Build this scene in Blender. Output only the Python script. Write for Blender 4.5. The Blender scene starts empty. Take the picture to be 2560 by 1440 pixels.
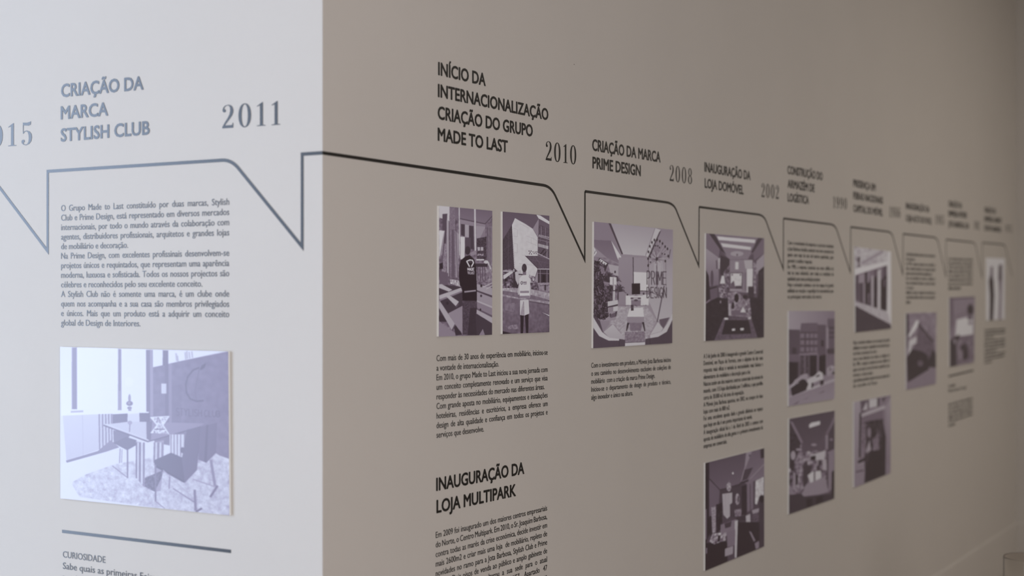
import bpy, bmesh, math, random
import numpy as np
from mathutils import Vector

# ------------------------------------------------------------------ camera, light, exposure
S = bpy.context.scene
COL = S.collection
F = 3556.0                      # focal length in pixels of the 2560 x 1440 frame (50 mm)
TH = math.radians(31.28)        # the camera is turned towards the corner
CAM = (1.5826, -1.9635, 1.42)
cam_d = bpy.data.cameras.new('camera')
cam_d.lens = 50.0
cam_d.sensor_width = 36.0
cam_d.clip_start = 0.05
cam_d.dof.use_dof = True
cam_d.dof.focus_distance = 3.15
cam_d.dof.aperture_fstop = 2.45
cam = bpy.data.objects.new('camera', cam_d)
cam.location = CAM
cam.rotation_euler = (math.pi / 2, 0, TH)
COL.objects.link(cam)
S.camera = cam
S.view_settings.view_transform = 'Standard'
S.view_settings.look = 'None'
S.view_settings.gamma = 1.0
S.view_settings.use_curve_mapping = False
S.view_settings.exposure = 0.0
S.cycles.max_bounces = 8
S.cycles.diffuse_bounces = 6

world = bpy.data.worlds.new('world')
S.world = world
world.use_nodes = True
wb = world.node_tree.nodes['Background']
wb.inputs[0].default_value = (0.75, 0.85, 1.0, 1)
wb.inputs[1].default_value = 0.6

def rect_light(name, loc, rot, sx, sy, radiance, color):
    """daylight for the sky window and the added lights"""
    l = bpy.data.lights.new(name, 'AREA')
    l.shape = 'RECTANGLE'
    l.size, l.size_y = sx, sy
    l.energy = radiance * math.pi * sx * sy
    l.color = color
    o = bpy.data.objects.new(name, l)
    o.location = loc
    o.rotation_euler = rot
    COL.objects.link(o)
    return o
# left window (blue sky), then two added unseen windows, back and side
WX = -3.6                       # the window wall on the left
rect_light('daylight_sky', (WX + 0.02, -2.5, 1.45), (0, -math.pi / 2, 0), 2.7, 1.8, 11.8, (0.58, 0.72, 0.97))
rect_light('daylight_sky_rear', (WX + 0.02, -4.25, 1.45), (0, -math.pi / 2, 0), 2.7, 1.6, 5.0, (0.62, 0.74, 0.97))
rect_light('added_back_light', (-1.9, -6.98, 1.6), (math.pi / 2, 0, 0), 2.8, 2.4, 2.0, (1.0, 0.94, 0.76))  # added out of view to pull the left wall towards neutral
rect_light('added_side_light', (3.98, -3.0, 1.6), (0, math.pi / 2, 0), 2.0, 2.2, 8.2, (1.0, 0.915, 0.895))  # added out of view to brighten the right wall
# added unseen area light overhead, lifts the far end of the right wall
rect_light('added_ceiling_fill', (2.5, 4.0, 3.17), (0, 0, 0), 0.6, 1.2, 16.5, (1.0, 0.915, 0.84))

# ------------------------------------------------------------------ pixel -> wall point
RIGHT = np.array((math.cos(TH), math.sin(TH), 0.0))
FWD = np.array((-math.sin(TH), math.cos(TH), 0.0))
UP = np.array((0.0, 0.0, 1.0))
CO = np.array(CAM)
def ray(x, y):
    return RIGHT * ((x - 1280.0) / F) + FWD + UP * ((720.0 - y) / F)
def on(wall, x, y, t=0.0):
    """the point of wall 'L' (plane Y=0) or 'R' (plane X=0) seen at pixel x, y, t metres proud of it"""
    d = ray(x, y)
    k = (t - CO[0]) / d[0] if wall == 'R' else (-t - CO[1]) / d[1]
    return CO + d * k
NRM = {'L': np.array((0, -1.0, 0)), 'R': np.array((1.0, 0, 0))}

# ------------------------------------------------------------------ materials
def mat(name, color, rough=0.6, spec=0.5, bump=0.0, bscale=300.0, mottle=0.0):
    m = bpy.data.materials.new(name)
    m.use_nodes = True
    nt = m.node_tree
    b = nt.nodes['Principled BSDF']
    b.inputs['Base Color'].default_value = (*color, 1)
    b.inputs['Roughness'].default_value = rough
    b.inputs['Specular IOR Level'].default_value = spec
    tc = nt.nodes.new('ShaderNodeTexCoord')
    if bump:
        n = nt.nodes.new('ShaderNodeTexNoise')
        n.inputs['Scale'].default_value = bscale
        n.inputs['Detail'].default_value = 3
        bp = nt.nodes.new('ShaderNodeBump')
        bp.inputs['Strength'].default_value = bump
        bp.inputs['Distance'].default_value = 0.001
        nt.links.new(tc.outputs['Object'], n.inputs['Vector'])
        nt.links.new(n.outputs['Fac'], bp.inputs['Height'])
        nt.links.new(bp.outputs['Normal'], b.inputs['Normal'])
    if mottle:
        n = nt.nodes.new('ShaderNodeTexNoise')
        n.inputs['Scale'].default_value = 3.0
        n.inputs['Detail'].default_value = 4
        r = nt.nodes.new('ShaderNodeValToRGB')
        r.color_ramp.elements[0].position = 0.3
        r.color_ramp.elements[1].position = 0.7
        r.color_ramp.elements[0].color = tuple(c * (1 - mottle) for c in color) + (1,)
        r.color_ramp.elements[1].color = tuple(min(1, c * (1 + mottle)) for c in color) + (1,)
        nt.links.new(tc.outputs['Object'], n.inputs['Vector'])
        nt.links.new(n.outputs['Fac'], r.inputs['Fac'])
        nt.links.new(r.outputs['Color'], b.inputs['Base Color'])
    return m
PAINT = mat('wall_paint', (0.53, 0.505, 0.468), 0.75, 0.25, bump=0.12, bscale=420, mottle=0.012)
VINYL = mat('black_vinyl', (0.005, 0.0045, 0.0045), 0.24, 0.37)
BOARD = mat('white_foam_board', (0.80, 0.81, 0.80), 0.6, 0.3)
FLOORM = mat('beige_floor', (0.42, 0.37, 0.33), 0.45, 0.4, mottle=0.06)
CEILM = mat('ceiling_paint', (0.62, 0.60, 0.57), 0.8, 0.2, mottle=0.01)
FRAMEM = mat('window_frame_paint', (0.55, 0.55, 0.55), 0.5, 0.4, mottle=0.02)
WOOD = mat('dark_table_lacquer', (0.10, 0.08, 0.075), 0.35, 0.5, mottle=0.2)
MARK = mat('scuffed_plaster', (0.16, 0.14, 0.13), 0.8, 0.2, mottle=0.1)
PRINT = bpy.data.materials.new('printed_photo')
PRINT.use_nodes = True
_nt = PRINT.node_tree
_b = _nt.nodes['Principled BSDF']
_a = _nt.nodes.new('ShaderNodeAttribute')
_a.attribute_name = 'ink'
_nt.links.new(_a.outputs['Color'], _b.inputs['Base Color'])
_b.inputs['Roughness'].default_value = 0.28
_b.inputs['Specular IOR Level'].default_value = 0.36
GLASS = bpy.data.materials.new('clear_glass')
GLASS.use_nodes = True
_g = GLASS.node_tree.nodes['Principled BSDF']
_g.inputs['Base Color'].default_value = (0.97, 0.98, 0.97, 1)
_g.inputs['Transmission Weight'].default_value = 1.0
_g.inputs['Roughness'].default_value = 0.02
_g.inputs['IOR'].default_value = 1.25

# ------------------------------------------------------------------ object helpers
def link(name, verts, faces, m, parent=None, loc=None):
    """one mesh object; verts are world points, stored relative to loc"""
    v = np.asarray(verts, float)
    o3 = np.array(loc, float) if loc is not None else np.zeros(3)
    me = bpy.data.meshes.new(name)
    me.from_pydata([tuple(p) for p in (v - o3)], [], faces)
    me.materials.append(m)
    me.update()
    o = bpy.data.objects.new(name, me)
    COL.objects.link(o)
    if parent is not None:
        o.parent = parent              # parents sit unrotated; children keep their offset to them
        o.location = Vector(o3) - parent.location
    else:
        o.location = o3
    return o
def thing(name, label, cat, loc, group=None):
    o = bpy.data.objects.new(name, None)
    o.empty_display_size = 0.05
    o.location = Vector(loc)
    COL.objects.link(o)
    tag(o, label, cat, group)
    return o
def tag(o, label, cat, group=None):
    o['label'] = label
    o['category'] = cat
    if group:
        o['group'] = group
    return o
def structure(o):
    o['kind'] = 'structure'
    return o
def boxes(name, bs, m, parent=None, loc=None):
    V, Fc = [], []
    for (x0, x1, y0, y1, z0, z1) in bs:
        n = len(V)
        V += [(x0, y0, z0), (x1, y0, z0), (x1, y1, z0), (x0, y1, z0), (x0, y0, z1), (x1, y0, z1), (x1, y1, z1), (x0, y1, z1)]
        Fc += [tuple(n + i for i in f) for f in ((3, 2, 1, 0), (4, 5, 6, 7), (0, 1, 5, 4), (1, 2, 6, 5), (2, 3, 7, 6), (3, 0, 4, 7))]
    return link(name, V, Fc, m, parent, loc)
def prism(name, poly, z0, z1, m):
    n = len(poly)
    V = [(x, y, z0) for x, y in poly] + [(x, y, z1) for x, y in poly]
    Fc = [tuple(range(n))[::-1], tuple(range(n, 2 * n))] + [(i, (i + 1) % n, n + (i + 1) % n, n + i) for i in range(n)]
    return link(name, V, Fc, m)

# ------------------------------------------------------------------ the room
H, YE, T = 3.2, 5.64, 0.15
structure(boxes('floor', [(WX - 0.2, 4.2, -7.2, YE + 0.2, -0.1, 0.0)], FLOORM))
structure(boxes('ceiling', [(WX - 0.2, 4.2, -7.2, YE + 0.2, H, H + 0.1)], CEILM))
structure(prism('wall_left', [(0, 0), (-T, T), (WX, T), (WX, 0)], 0, H, PAINT))
structure(prism('wall_right', [(0, 0), (0, YE), (-T, YE), (-T, T)], 0, H, PAINT))
structure(boxes('wall_end', [(-T, 4.0, YE, YE + T, 0, H)], PAINT))
def pierced(name, axis, at, thick, lo, hi, o0, o1, z0, z1):
    """a wall in plane axis=at with one window opening"""
    parts = [(lo, o0, 0, H), (o1, hi, 0, H), (o0, o1, 0, z0), (o0, o1, z1, H)]
    bs = []
    for (p, q, za, zb) in parts:
        bs.append((at, at + thick, p, q, za, zb) if axis == 'x' else (p, q, at, at + thick, za, zb))
    bs = [(min(b[0], b[1]), max(b[0], b[1]), min(b[2], b[3]), max(b[2], b[3]), b[4], b[5]) for b in bs]
    return structure(boxes(name, bs, PAINT))
pierced('wall_window', 'x', WX, -T, -7.0, T, -5.1, -1.55, 0.08, 2.85)
pierced('wall_back', 'y', -7.0, -T, WX, 4.0, -3.35, -0.45, 0.4, 2.8)
pierced('wall_side', 'x', 4.0, T, -7.0, YE + T, -4.1, -1.9, 0.6, 2.6)
def frame(name, axis, at, o0, o1, z0, z1, sign):
    w, d = 0.05, 0.06
    mid = (o0 + o1) / 2 if o1 - o0 < 3.2 else -3.42
    rs = [(o0, o0 + w, z0, z1), (o1 - w, o1, z0, z1), (o0 + w, o1 - w, z0, z0 + w), (o0 + w, o1 - w, z1 - w, z1), (mid - w / 2, mid + w / 2, z0 + w, z1 - w)]
    a0, a1 = sorted((at + sign * 0.03, at + sign * (0.03 + d)))
    return structure(boxes(name, [((a0, a1, p, q, za, zb) if axis == 'x' else (p, q, a0, a1, za, zb)) for p, q, za, zb in rs], FRAMEM))
frame('window_1', 'x', WX, -5.1, -1.55, 0.08, 2.85, -1)
frame('added_window_back', 'y', -7.0, -3.35, -0.45, 0.4, 2.8, -1)  # frame of the added back opening
frame('added_window_side', 'x', 4.0, -4.1, -1.9, 0.6, 2.6, 1)  # frame of the added side opening
BH, BT0 = 0.216, 0.007
def skirting(name, p, q, nrm, m0, m1):
    """baseboard from p to q with a chamfered top; m0 / m1 lengthen its front edge at mitred corners"""
    p, q, nrm = np.array(p, float), np.array(q, float), np.array(nrm, float)
    d = (q - p) / np.linalg.norm(q - p)
    prof = [(0.0, 0.0), (BT0, 0.0), (BT0, BH - 0.007), (BT0 - 0.0025, BH - 0.002), (0.0, BH)]
    V = []
    for base, k in ((p, -m0), (q, m1)):
        for (o, z) in prof:
            V.append(np.append(base + nrm * o + d * k * o, z))
    n = len(prof)
    Fc = [tuple(range(n))[::-1], tuple(range(n, 2 * n))] + [(i, (i + 1) % n, n + (i + 1) % n, n + i) for i in range(n)]
    return structure(link(name, V, Fc, PAINT))
skirting('baseboard_right', (0, 0), (0, YE), (1, 0), 1, -1)
skirting('baseboard_left', (WX, 0), (0, 0), (0, -1), 0, 1)
skirting('baseboard_end', (0, YE), (4, YE), (0, -1), -1, 0)

# ------------------------------------------------------------------ lettering
def curve_mesh(cu):
    o = bpy.data.objects.new('tmp', cu)
    me = bpy.data.meshes.new_from_object(o)
    n = len(me.vertices)
    co = np.zeros(n * 3)
    me.vertices.foreach_get('co', co)
    fs = [tuple(p.vertices) for p in me.polygons]
    bpy.data.objects.remove(o)
    bpy.data.meshes.remove(me)
    return co.reshape(-1, 3), fs
EX = 0.01
def text_mesh(s, bold=0.0, space=1.0):
    cu = bpy.data.curves.new('tmp', 'FONT')
    cu.body = s
    cu.size = 1.0
    cu.resolution_u = 3
    cu.extrude = EX
    cu.space_word = space
    v, f = curve_mesh(cu)
    bpy.data.curves.remove(cu)
    if bold:                                          # heavier strokes: the outline swept a little round itself
        V, Fc = [], []
        for i in range(8):
            n = sum(len(x) for x in V)
            a = math.pi / 8 + i * math.pi / 4
            V.append(v + np.array((bold * math.cos(a), bold * math.sin(a), i * 0.0008)))
            Fc += [tuple(n + k for k in q) for q in f]
        v, f = np.concatenate(V), Fc
    return v, f
_h = text_mesh('H')[0]
CAPH = float(_h[:, 1].max() - _h[:, 1].min())
def lay(name, v, f, wall, PL, PR, hscale, parent, m=None, x0=None, x1=None):
    """map flat letters: x spans PL..PR on the wall, y rises along z scaled by hscale"""
    a, b = (v[:, 0].min() if x0 is None else x0), (v[:, 0].max() if x1 is None else x1)
    u = (v[:, 0] - a) / (b - a)
    P = PL[None, :] + u[:, None] * (PR - PL)[None, :]
    P = P + UP[None, :] * (v[:, 1] * hscale)[:, None]
    P = P + NRM[wall][None, :] * (0.00035 + v[:, 2] * 0.025)[:, None]
    return link(name, P, f, m or VINYL, parent, loc=tuple((PL + PR) / 2))
def heading(wall, lines, cap_px, label, bold=0.026, name='heading_lettering'):
    """lines: (text, x left, baseline left, x right, baseline right) in photo pixels"""
    P0 = on(wall, lines[-1][1], lines[-1][2])
    hs = (on(wall, lines[0][1], lines[0][2] - cap_px)[2] - on(wall, lines[0][1], lines[0][2])[2]) / CAPH
    t = thing(name, label, 'lettering', P0)
    for (s, xl, yl, xr, yr) in lines:
        v, f = text_mesh(s, bold)
        lay('text_line', v, f, wall, on(wall, xl, yl), on(wall, xr, yr), hs, t)
    return t
def paragraph(wall, lines, xl, yl, xr, yr, cap_px, label, group=None):
    """lines: text or (text, x end); yl / yr = (first, last) baselines at the left and right margins"""
    cap_px *= 1.05                  # the printed face has a tall x-height
    n = len(lines)
    t = thing('paragraph_lettering', label, 'lettering', on(wall, xl, yl[1]))
    hs = (on(wall, xl, yl[0] - cap_px)[2] - on(wall, xl, yl[0])[2]) / CAPH
    full = np.linalg.norm(on(wall, xr, yr[0]) - on(wall, xl, yl[0]))
    meas = [text_mesh(l if isinstance(l, str) else l[0]) for l in lines]
    ws = [v[:, 0].max() - v[:, 0].min() for v, f in meas]
    sx = full / (np.median([w for w, l in zip(ws, lines) if isinstance(l, str)]) * 1.03) if any(isinstance(l, str) for l in lines) else None
    for i, l in enumerate(lines):
        q = i / max(1, n - 1)
        y0 = yl[0] + (yl[1] - yl[0]) * q
        y1 = yr[0] + (yr[1] - yr[0]) * q
        PL, PR = on(wall, xl, y0), on(wall, xr, y1)
        v, f = meas[i]
        if isinstance(l, str):
            need = full / sx
            nsp = l.count(' ')
            if nsp and abs(need - ws[i]) > 0.01:
                v2, f2 = text_mesh(l, 0.0, 2.0)
                per = (v2[:, 0].max() - v2[:, 0].min()) - ws[i]
                sp = 1.0 + (need - ws[i]) / per
                v, f = text_mesh(l, 0.0, min(3.2, max(0.55, sp)))
        else:
            Q = (l[1] - xl)
            # the end pixel lies on the straight baseline PL..PR
            k = on(wall, l[1], y0 + (y1 - y0) * Q / (xr - xl))
            PR = k
        lay('text_line', v, f, wall, PL, PR, hs, t)
    return t

# numerals of a high-contrast serif face, unit height
def ell_pts(cx, cy, rx, ry, n=44, p=2.0):
    r = []
    for i in range(n):
        a = 2 * math.pi * i / n
        c, s = math.cos(a), math.sin(a)
        r.append((cx + rx * math.copysign(abs(c) ** (2 / p), c), cy + ry * math.copysign(abs(s) ** (2 / p), s)))
    return r
def eight():
    pts = []
    for i in range(61):
        y = -0.01 + 1.02 * i / 60
        h = 0.0
        for cy, rx, ry in ((0.755, 0.205, 0.256), (0.265, 0.24, 0.276)):
            q = 1 - ((y - cy) / ry) ** 2
            if q > 0:
                h = max(h, rx * math.sqrt(q))
        pts.append((h, y))
    return [(0.24 + h, y) for h, y in pts] + [(0.24 - h, y) for h, y in pts[::-1]]
NINE = [[ell_pts(0.25, 0.67, 0.25, 0.34), ell_pts(0.25, 0.67, 0.125, 0.305)],
        [[(0.50, 0.67), (0.49, 0.40), (0.41, 0.13), (0.26, 0.0), (0.12, 0.0), (0.04, 0.06), (0.03, 0.14), (0.08, 0.18), (0.13, 0.15), (0.13, 0.09), (0.11, 0.05), (0.2, 0.025), (0.29, 0.08), (0.36, 0.28), (0.375, 0.5), (0.375, 0.67)]]]
DIGITS = {
    '0': [[ell_pts(0.26, 0.5, 0.26, 0.515, p=2.15), ell_pts(0.26, 0.5, 0.13, 0.475, p=2.2)]],
    '1': [[[(0.02, 0), (0.38, 0), (0.38, 0.022), (0.27, 0.045), (0.27, 1.01), (0.24, 1.01), (0.03, 0.86), (0.03, 0.835), (0.15, 0.88), (0.15, 0.045), (0.02, 0.022)]]],
    '2': [[[(0, 0), (0.46, 0), (0.465, 0.21), (0.44, 0.21), (0.425, 0.15), (0.39, 0.12), (0.11, 0.12), (0.20, 0.25), (0.32, 0.40), (0.41, 0.53), (0.46, 0.66), (0.465, 0.78), (0.43, 0.90), (0.36, 0.98), (0.25, 1.01), (0.13, 0.985), (0.045, 0.91), (0.01, 0.80), (0.025, 0.72), (0.08, 0.685), (0.135, 0.70), (0.155, 0.76), (0.13, 0.81), (0.08, 0.84), (0.10, 0.91), (0.16, 0.965), (0.235, 0.98), (0.295, 0.945), (0.33, 0.87), (0.335, 0.74), (0.305, 0.59), (0.225, 0.43), (0.11, 0.25), (0, 0.06)]]],
    '5': [[[(0.07, 1.0), (0.25, 0.985), (0.42, 1.03), (0.40, 0.88), (0.30, 0.85), (0.098, 0.88), (0.095, 0.57), (0.15, 0.625), (0.24, 0.64), (0.36, 0.59), (0.44, 0.47), (0.46, 0.32), (0.43, 0.16), (0.34, 0.04), (0.2, -0.01), (0.09, 0.02), (0.02, 0.1), (0.01, 0.19), (0.05, 0.24), (0.11, 0.24), (0.145, 0.2), (0.14, 0.14), (0.09, 0.10), (0.11, 0.05), (0.18, 0.02), (0.26, 0.04), (0.31, 0.14), (0.325, 0.3), (0.315, 0.45), (0.28, 0.56), (0.22, 0.605), (0.14, 0.58), (0.095, 0.51), (0.07, 0.51)]]],
    '7': [[[(0.0, 0.78), (0.02, 1.0), (0.46, 1.0), (0.46, 0.95), (0.30, 0.5), (0.25, 0.0), (0.12, 0.0), (0.17, 0.35), (0.40, 0.88), (0.08, 0.88), (0.03, 0.78)]]],
    '8': [[eight(), ell_pts(0.24, 0.755, 0.105, 0.215), ell_pts(0.24, 0.265, 0.125, 0.24)]],
    '9': NINE,
    '6': [[[(0.5 - x, 1.0 - y) for x, y in lp] for lp in grp] for grp in NINE],
}
def digit_mesh(ch):
    V, Fc = [], []
    for grp in DIGITS[ch]:
        cu = bpy.data.curves.new('tmp', 'CURVE')
        cu.dimensions = '2D'
        cu.fill_mode = 'BOTH'
        cu.extrude = EX
        for lp in grp:
            sp = cu.splines.new('POLY')
            sp.points.add(len(lp) - 1)
            for p, (x, y) in zip(sp.points, lp):
                p.co = (x, y, 0, 1)
            sp.use_cyclic_u = True
        v, f = curve_mesh(cu)
        bpy.data.curves.remove(cu)
        n = len(V)
        V += [tuple(p) for p in v]
        Fc += [tuple(n + i for i in q) for q in f]
    return np.array(V), Fc
def year(wall, s, xl, yl, xr, yr, h_px, label):
    PL, PR = on(wall, xl, yl), on(wall, xr, yr)
    hs = on(wall, xl, yl - h_px)[2] - on(wall, xl, yl)[2]
    t = thing('year_lettering', label, 'year', (PL + PR) / 2)
    ms = [digit_mesh(c) for c in s]
    w = [m[0][:, 0].max() for m in ms]
    gap = 0.22
    tot = sum(w) + gap * (len(s) - 1)
    x = 0.0
    for (v, f), wi in zip(ms, w):
        A = PL + (PR - PL) * (x / tot)
        B = PL + (PR - PL) * ((x + wi) / tot)
        lay('digit', v, f, wall, A, B, hs, t, x0=0.0, x1=wi)
        x += wi + gap
    return t

# ------------------------------------------------------------------ the timeline stripe: a ribbon of black vinyl
def ribbon(name, wall, px, parent, w=0.0062):
    """a mitred stripe of width w whose centre line runs through the photo points px"""
    P = [on(wall, *p) for p in px]
    ax = 1 if wall == 'R' else 0
    q = np.array([(p[ax], p[2]) for p in P])
    n = len(q)
    L, R_ = [], []
    for i in range(n):
        d0 = q[i] - q[i - 1] if i else q[1] - q[0]
        d1 = q[i + 1] - q[i] if i < n - 1 else q[-1] - q[-2]
        d0 = d0 / np.linalg.norm(d0)
        d1 = d1 / np.linalg.norm(d1)
        m = np.array((-(d0 + d1)[1], (d0 + d1)[0]))
        m = m / max(1e-6, np.linalg.norm(m))
        k = (w / 2) / max(0.16, m @ np.array((-d1[1], d1[0])))
        L.append(q[i] + m * k)
        R_.append(q[i] - m * k)
    V = []
    for off in (0.0001, 0.0006):
        for arr in (L, R_):
            for c in arr:
                p = NRM[wall] * off
                p = p.copy()
                p[ax] += c[0]
                p[2] += c[1]
                V.append(p)
    Fc = []
    for i in range(n - 1):
        a, b, c, d = i, i + 1, n + i + 1, n + i
        Fc += [(a + 2 * n, b + 2 * n, c + 2 * n, d + 2 * n), (a, b, b + 2 * n, a + 2 * n), (d, c, c + 2 * n, d + 2 * n), (a, b, c, d)]
    Fc += [(0, n, 3 * n, 2 * n), (n - 1, 2 * n - 1, 4 * n - 1, 3 * n - 1)]
    return link(name, V, Fc, VINYL, parent, loc=tuple(sum(P) / n))
def arc(p, c, q, n=7):
    return [((1 - t) ** 2 * p[0] + 2 * t * (1 - t) * c[0] + t * t * q[0], (1 - t) ** 2 * p[1] + 2 * t * (1 - t) * c[1] + t * t * q[1]) for t in [i / (n - 1) for i in range(n)]]
stripe = thing('timeline_stripe', 'black timeline stripe zigzagging along both walls and round the corner', 'stripe', on('R', 806, 382))
ribbon('stripe_segment', 'L', [(-60, 437), (-45, 436)] + arc((-45, 436), (-32, 437), (-15, 450)) [1:] + [(119.2, 628), (119.4, 428.3)] + [(555, 400.6)] + arc((555, 400.6), (577, 399), (594, 418))[1:] + [(755.6, 617), (755.6, 385.4), (805.3, 382.2)], stripe)
ribbon('stripe_segment', 'R', [(805.6, 382), (1100, 425), (1358, 463)] + arc((1358, 463), (1377, 466), (1388, 489))[1:] + [(1461.6, 650), (1462.2, 478.4)], stripe)
BAYS = [((1462.2, 478.4), (1664, 505.5), (1683, 508), (1690, 524), (1746.8, 665), (1747.6, 517.4)),
        ((1747.6, 517.4), (1895, 536.2), (1910, 538), (1916, 555), (1958, 673), (1958.6, 546)),
        ((1958.6, 546), (2076, 560.5), (2087, 562), (2092, 575), (2125.8, 681), (2126.6, 567.5)),
        ((2126.6, 567.5), (2219, 579), (2228, 580), (2232, 591), (2257, 686), (2257.8, 584.6)),
        ((2257.8, 584.6), (2334, 593.2), (2341, 594), (2345, 604), (2364.4, 691), (2365, 598.8)),
        ((2365, 598.8), (2430, 605.5), (2436, 606), (2439, 614), (2455, 694), (2455.8, 606.8)),
        ((2455.8, 606.8), (2506, 611), (2511, 611.5), (2514, 619), (2530.5, 690))]
for b in BAYS:
    ribbon('stripe_segment', 'R', [b[0]] + arc(b[1], b[2], b[3]) + list(b[4:]), stripe)

# ------------------------------------------------------------------ headings, years, paragraphs
heading('L', [('CRIAÇÃO DA', 153, 242.5, 359, 223), ('MARCA', 152, 298, 270.5, 288), ('STYLISH CLUB', 152, 353.5, 374.5, 335.4)], 31,
        'three-line heading shining blue above the stripe on the bright left wall')
heading('R', [('INÍCIO DA', 1095, 186.7, 1213.8, 214.6), ('INTERNACIONALIZAÇÃO', 1094.4, 241.5, 1370.4, 300.4), ('CRIAÇÃO DO GRUPO', 1094, 296.7, 1331.5, 341.5), ('MADE TO LAST', 1094, 350.8, 1269, 381.4)], 31.2,
        'tall four-line black heading nearest the corner on the shaded wall')
heading('R', [('INAUGURAÇÃO DA', 1090.1, 1226.9, 1310.2, 1183.8), ('LOJA MULTIPARK', 1090.8, 1282.4, 1289.3, 1239.2)], 31.2,
        'low two-line black heading near the bottom edge of the shaded wall')
heading('R', [('CRIAÇÃO DA MARCA', 1480.4, 375.4, 1651, 405.8), ('PRIME DESIGN', 1481, 419.7, 1601.5, 440)], 27.5,
        'two-line black heading above the square print of a white lounge')
heading('R', [('INAUGURAÇÃO DA', 1760.9, 428.3, 1876, 450.3), ('LOJA DOMÓVEL', 1761.5, 468.6, 1858.8, 485.8)], 22.8,
        'two-line black heading above the print of a long furniture showroom')
heading('R', [('CONSTRUÇÃO DO', 1968.6, 434.1, 2056.3, 450.7), ('ARMAZÉM DE', 1969, 468.6, 2036.2, 480.4), ('LOGÍSTICA', 1969, 503, 2021.8, 510.1)], 20,
        'blurred three-line heading above the column with the parked cars print')
heading('R', [('PRESENÇA EM', 2133, 465.7, 2188.7, 477.3), ('FEIRAS NACIONAIS', 2133, 496.8, 2207, 509.8), ('CAPITAL DO MÓVEL', 2133.3, 528.9, 2206.8, 540)], 17.3,
        'blurred three-line heading above the print of a pale colonnade')
heading('R', [('INAUGURAÇÃO DA', 2264.6, 521.7, 2323.3, 531), ('LOJA ALTO DO ROQ', 2265, 551.9, 2328.5, 560.2)], 15.5,
        'blurred two-line heading above the column with the gabled building print')
heading('R', [('CRIAÇÃO DA', 2371, 516, 2404.8, 521), ('EMPRESA MÓVEIS', 2371, 540.4, 2417, 545.3), ('JOTA BARBOSA, LDA', 2371, 566.5, 2422.5, 571.4)], 14.2,
        'blurred three-line heading above the column with the crowd print')
heading('R', [('CRIAÇÃO DA', 2461, 530.6, 2489.7, 534.5), ('EMPRESA ALBINO', 2461, 553.4, 2503.4, 557.7), ('ESTOFO BARBOSA', 2461, 576.3, 2503.4, 580.5)], 13,
        'farthest and most blurred three-line heading next to the end wall')

year('L', '2015', -60, 371, 80, 361.6, 55, 'blue-shining year 2015 cut off by the left edge of the photo')
year('L', '2011', 556, 321, 701, 311.6, 57.5, 'dark blue year 2011 just left of the wall corner')
year('R', '2010', 1364.2, 400.2, 1440.2, 411.4, 48, 'sharp black year 2010 to the right of the four-line heading')
year('R', '2008', 1674, 452, 1729.7, 460.6, 40, 'black year 2008 between the lounge and showroom columns')
year('R', '2002', 1903.6, 492.3, 1946.7, 497.6, 34.5, 'slightly blurred black year 2002 above the third notch of the shaded wall')
year('R', '1990', 2082.5, 519.2, 2117, 523.4, 28.5, 'blurred grey year 1990 beside the heading above the parked cars print')
year('R', '1986', 2223, 542.5, 2250.4, 545, 27, 'blurred grey year 1986 beside the heading above the colonnade print')
year('R', '1985', 2338, 560, 2360.4, 562.5, 24, 'very blurred grey year beside the heading above the gabled building column')
year('R', '1982', 2435, 573, 2448.5, 574.8, 21, 'very blurred grey year beside the heading above the crowd print column')
year('R', '1975', 2513, 579.5, 2530, 582, 18.5, 'very blurred farthest year next to the end wall')

paragraph('L', ['O Grupo Made to Last constituído por duas marcas, Stylish', 'Club e Prime Design, está representado em diversos mercados',
    'internacionais, por todo o mundo através da colaboração com', 'agentes, distribuidores profissionais, arquitetos e grandes lojas',
    ('de mobiliário e decoração.', 320), 'Na Prime Design, com excelentes profissinais desenvolvem-se', 'projetos únicos e requintados, que representam uma aparência',
    'moderna, luxuosa e sofisticada. Todos os nossos projectos são', ('célebres e reconhecidos pelo seu excelente conceito.', 506),
    'A Stylish Club não é somente uma marca, é um clube onde', 'quem nos acompanha e a sua casa são membros privilegiados', 'e únicos. Mais que um produto está a adquirir um conceito',
    ('global de Design de Interiores.', 351)], 153, (528, 814), 573, (512, 818.5), 14.4,
    'long blue-grey paragraph under the stripe on the bright left wall')
paragraph('L', [('Sabe quais as primeiras Feiras', 398), ('participadas pela marca?', 352)], 157.5, (1422, 1450.5), 573, (1477, 1507), 15.4,
    'paragraph cut off by the bottom edge under the divider bar on the left wall')
heading('L', [('CURIOSIDADE', 157.5, 1393.3, 263.8, 1407.5)], 15.8, 'thin small one-line heading under the divider bar on the left wall', bold=0.0)
paragraph('R', ['Com mais de 30 anos de experiência em mobiliário, iniciou-se', ('a vontade de internacionalização.', 1246.7), 'Em 2010, o grupo Made to Last iniciou a sua nova jornada com',
    'um conceito completamente renovado e um serviço que visa', ('responder às necessidades do mercado nas diferentes áreas.', 1361), 'Com grande aposta no mobiliário, equipamentos e instalações',
    'hoteleiras, residências e escritórios, a empresa oferece um', 'design de alta qualidade e confiança em todos os projetos e', ('serviços que desenvolve.', 1209.4)],
    1091, (903.2, 1094.9), 1368.6, (886.8, 1057.5), 14.4, 'crisp nine-line paragraph under the pair of narrow prints')
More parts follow.
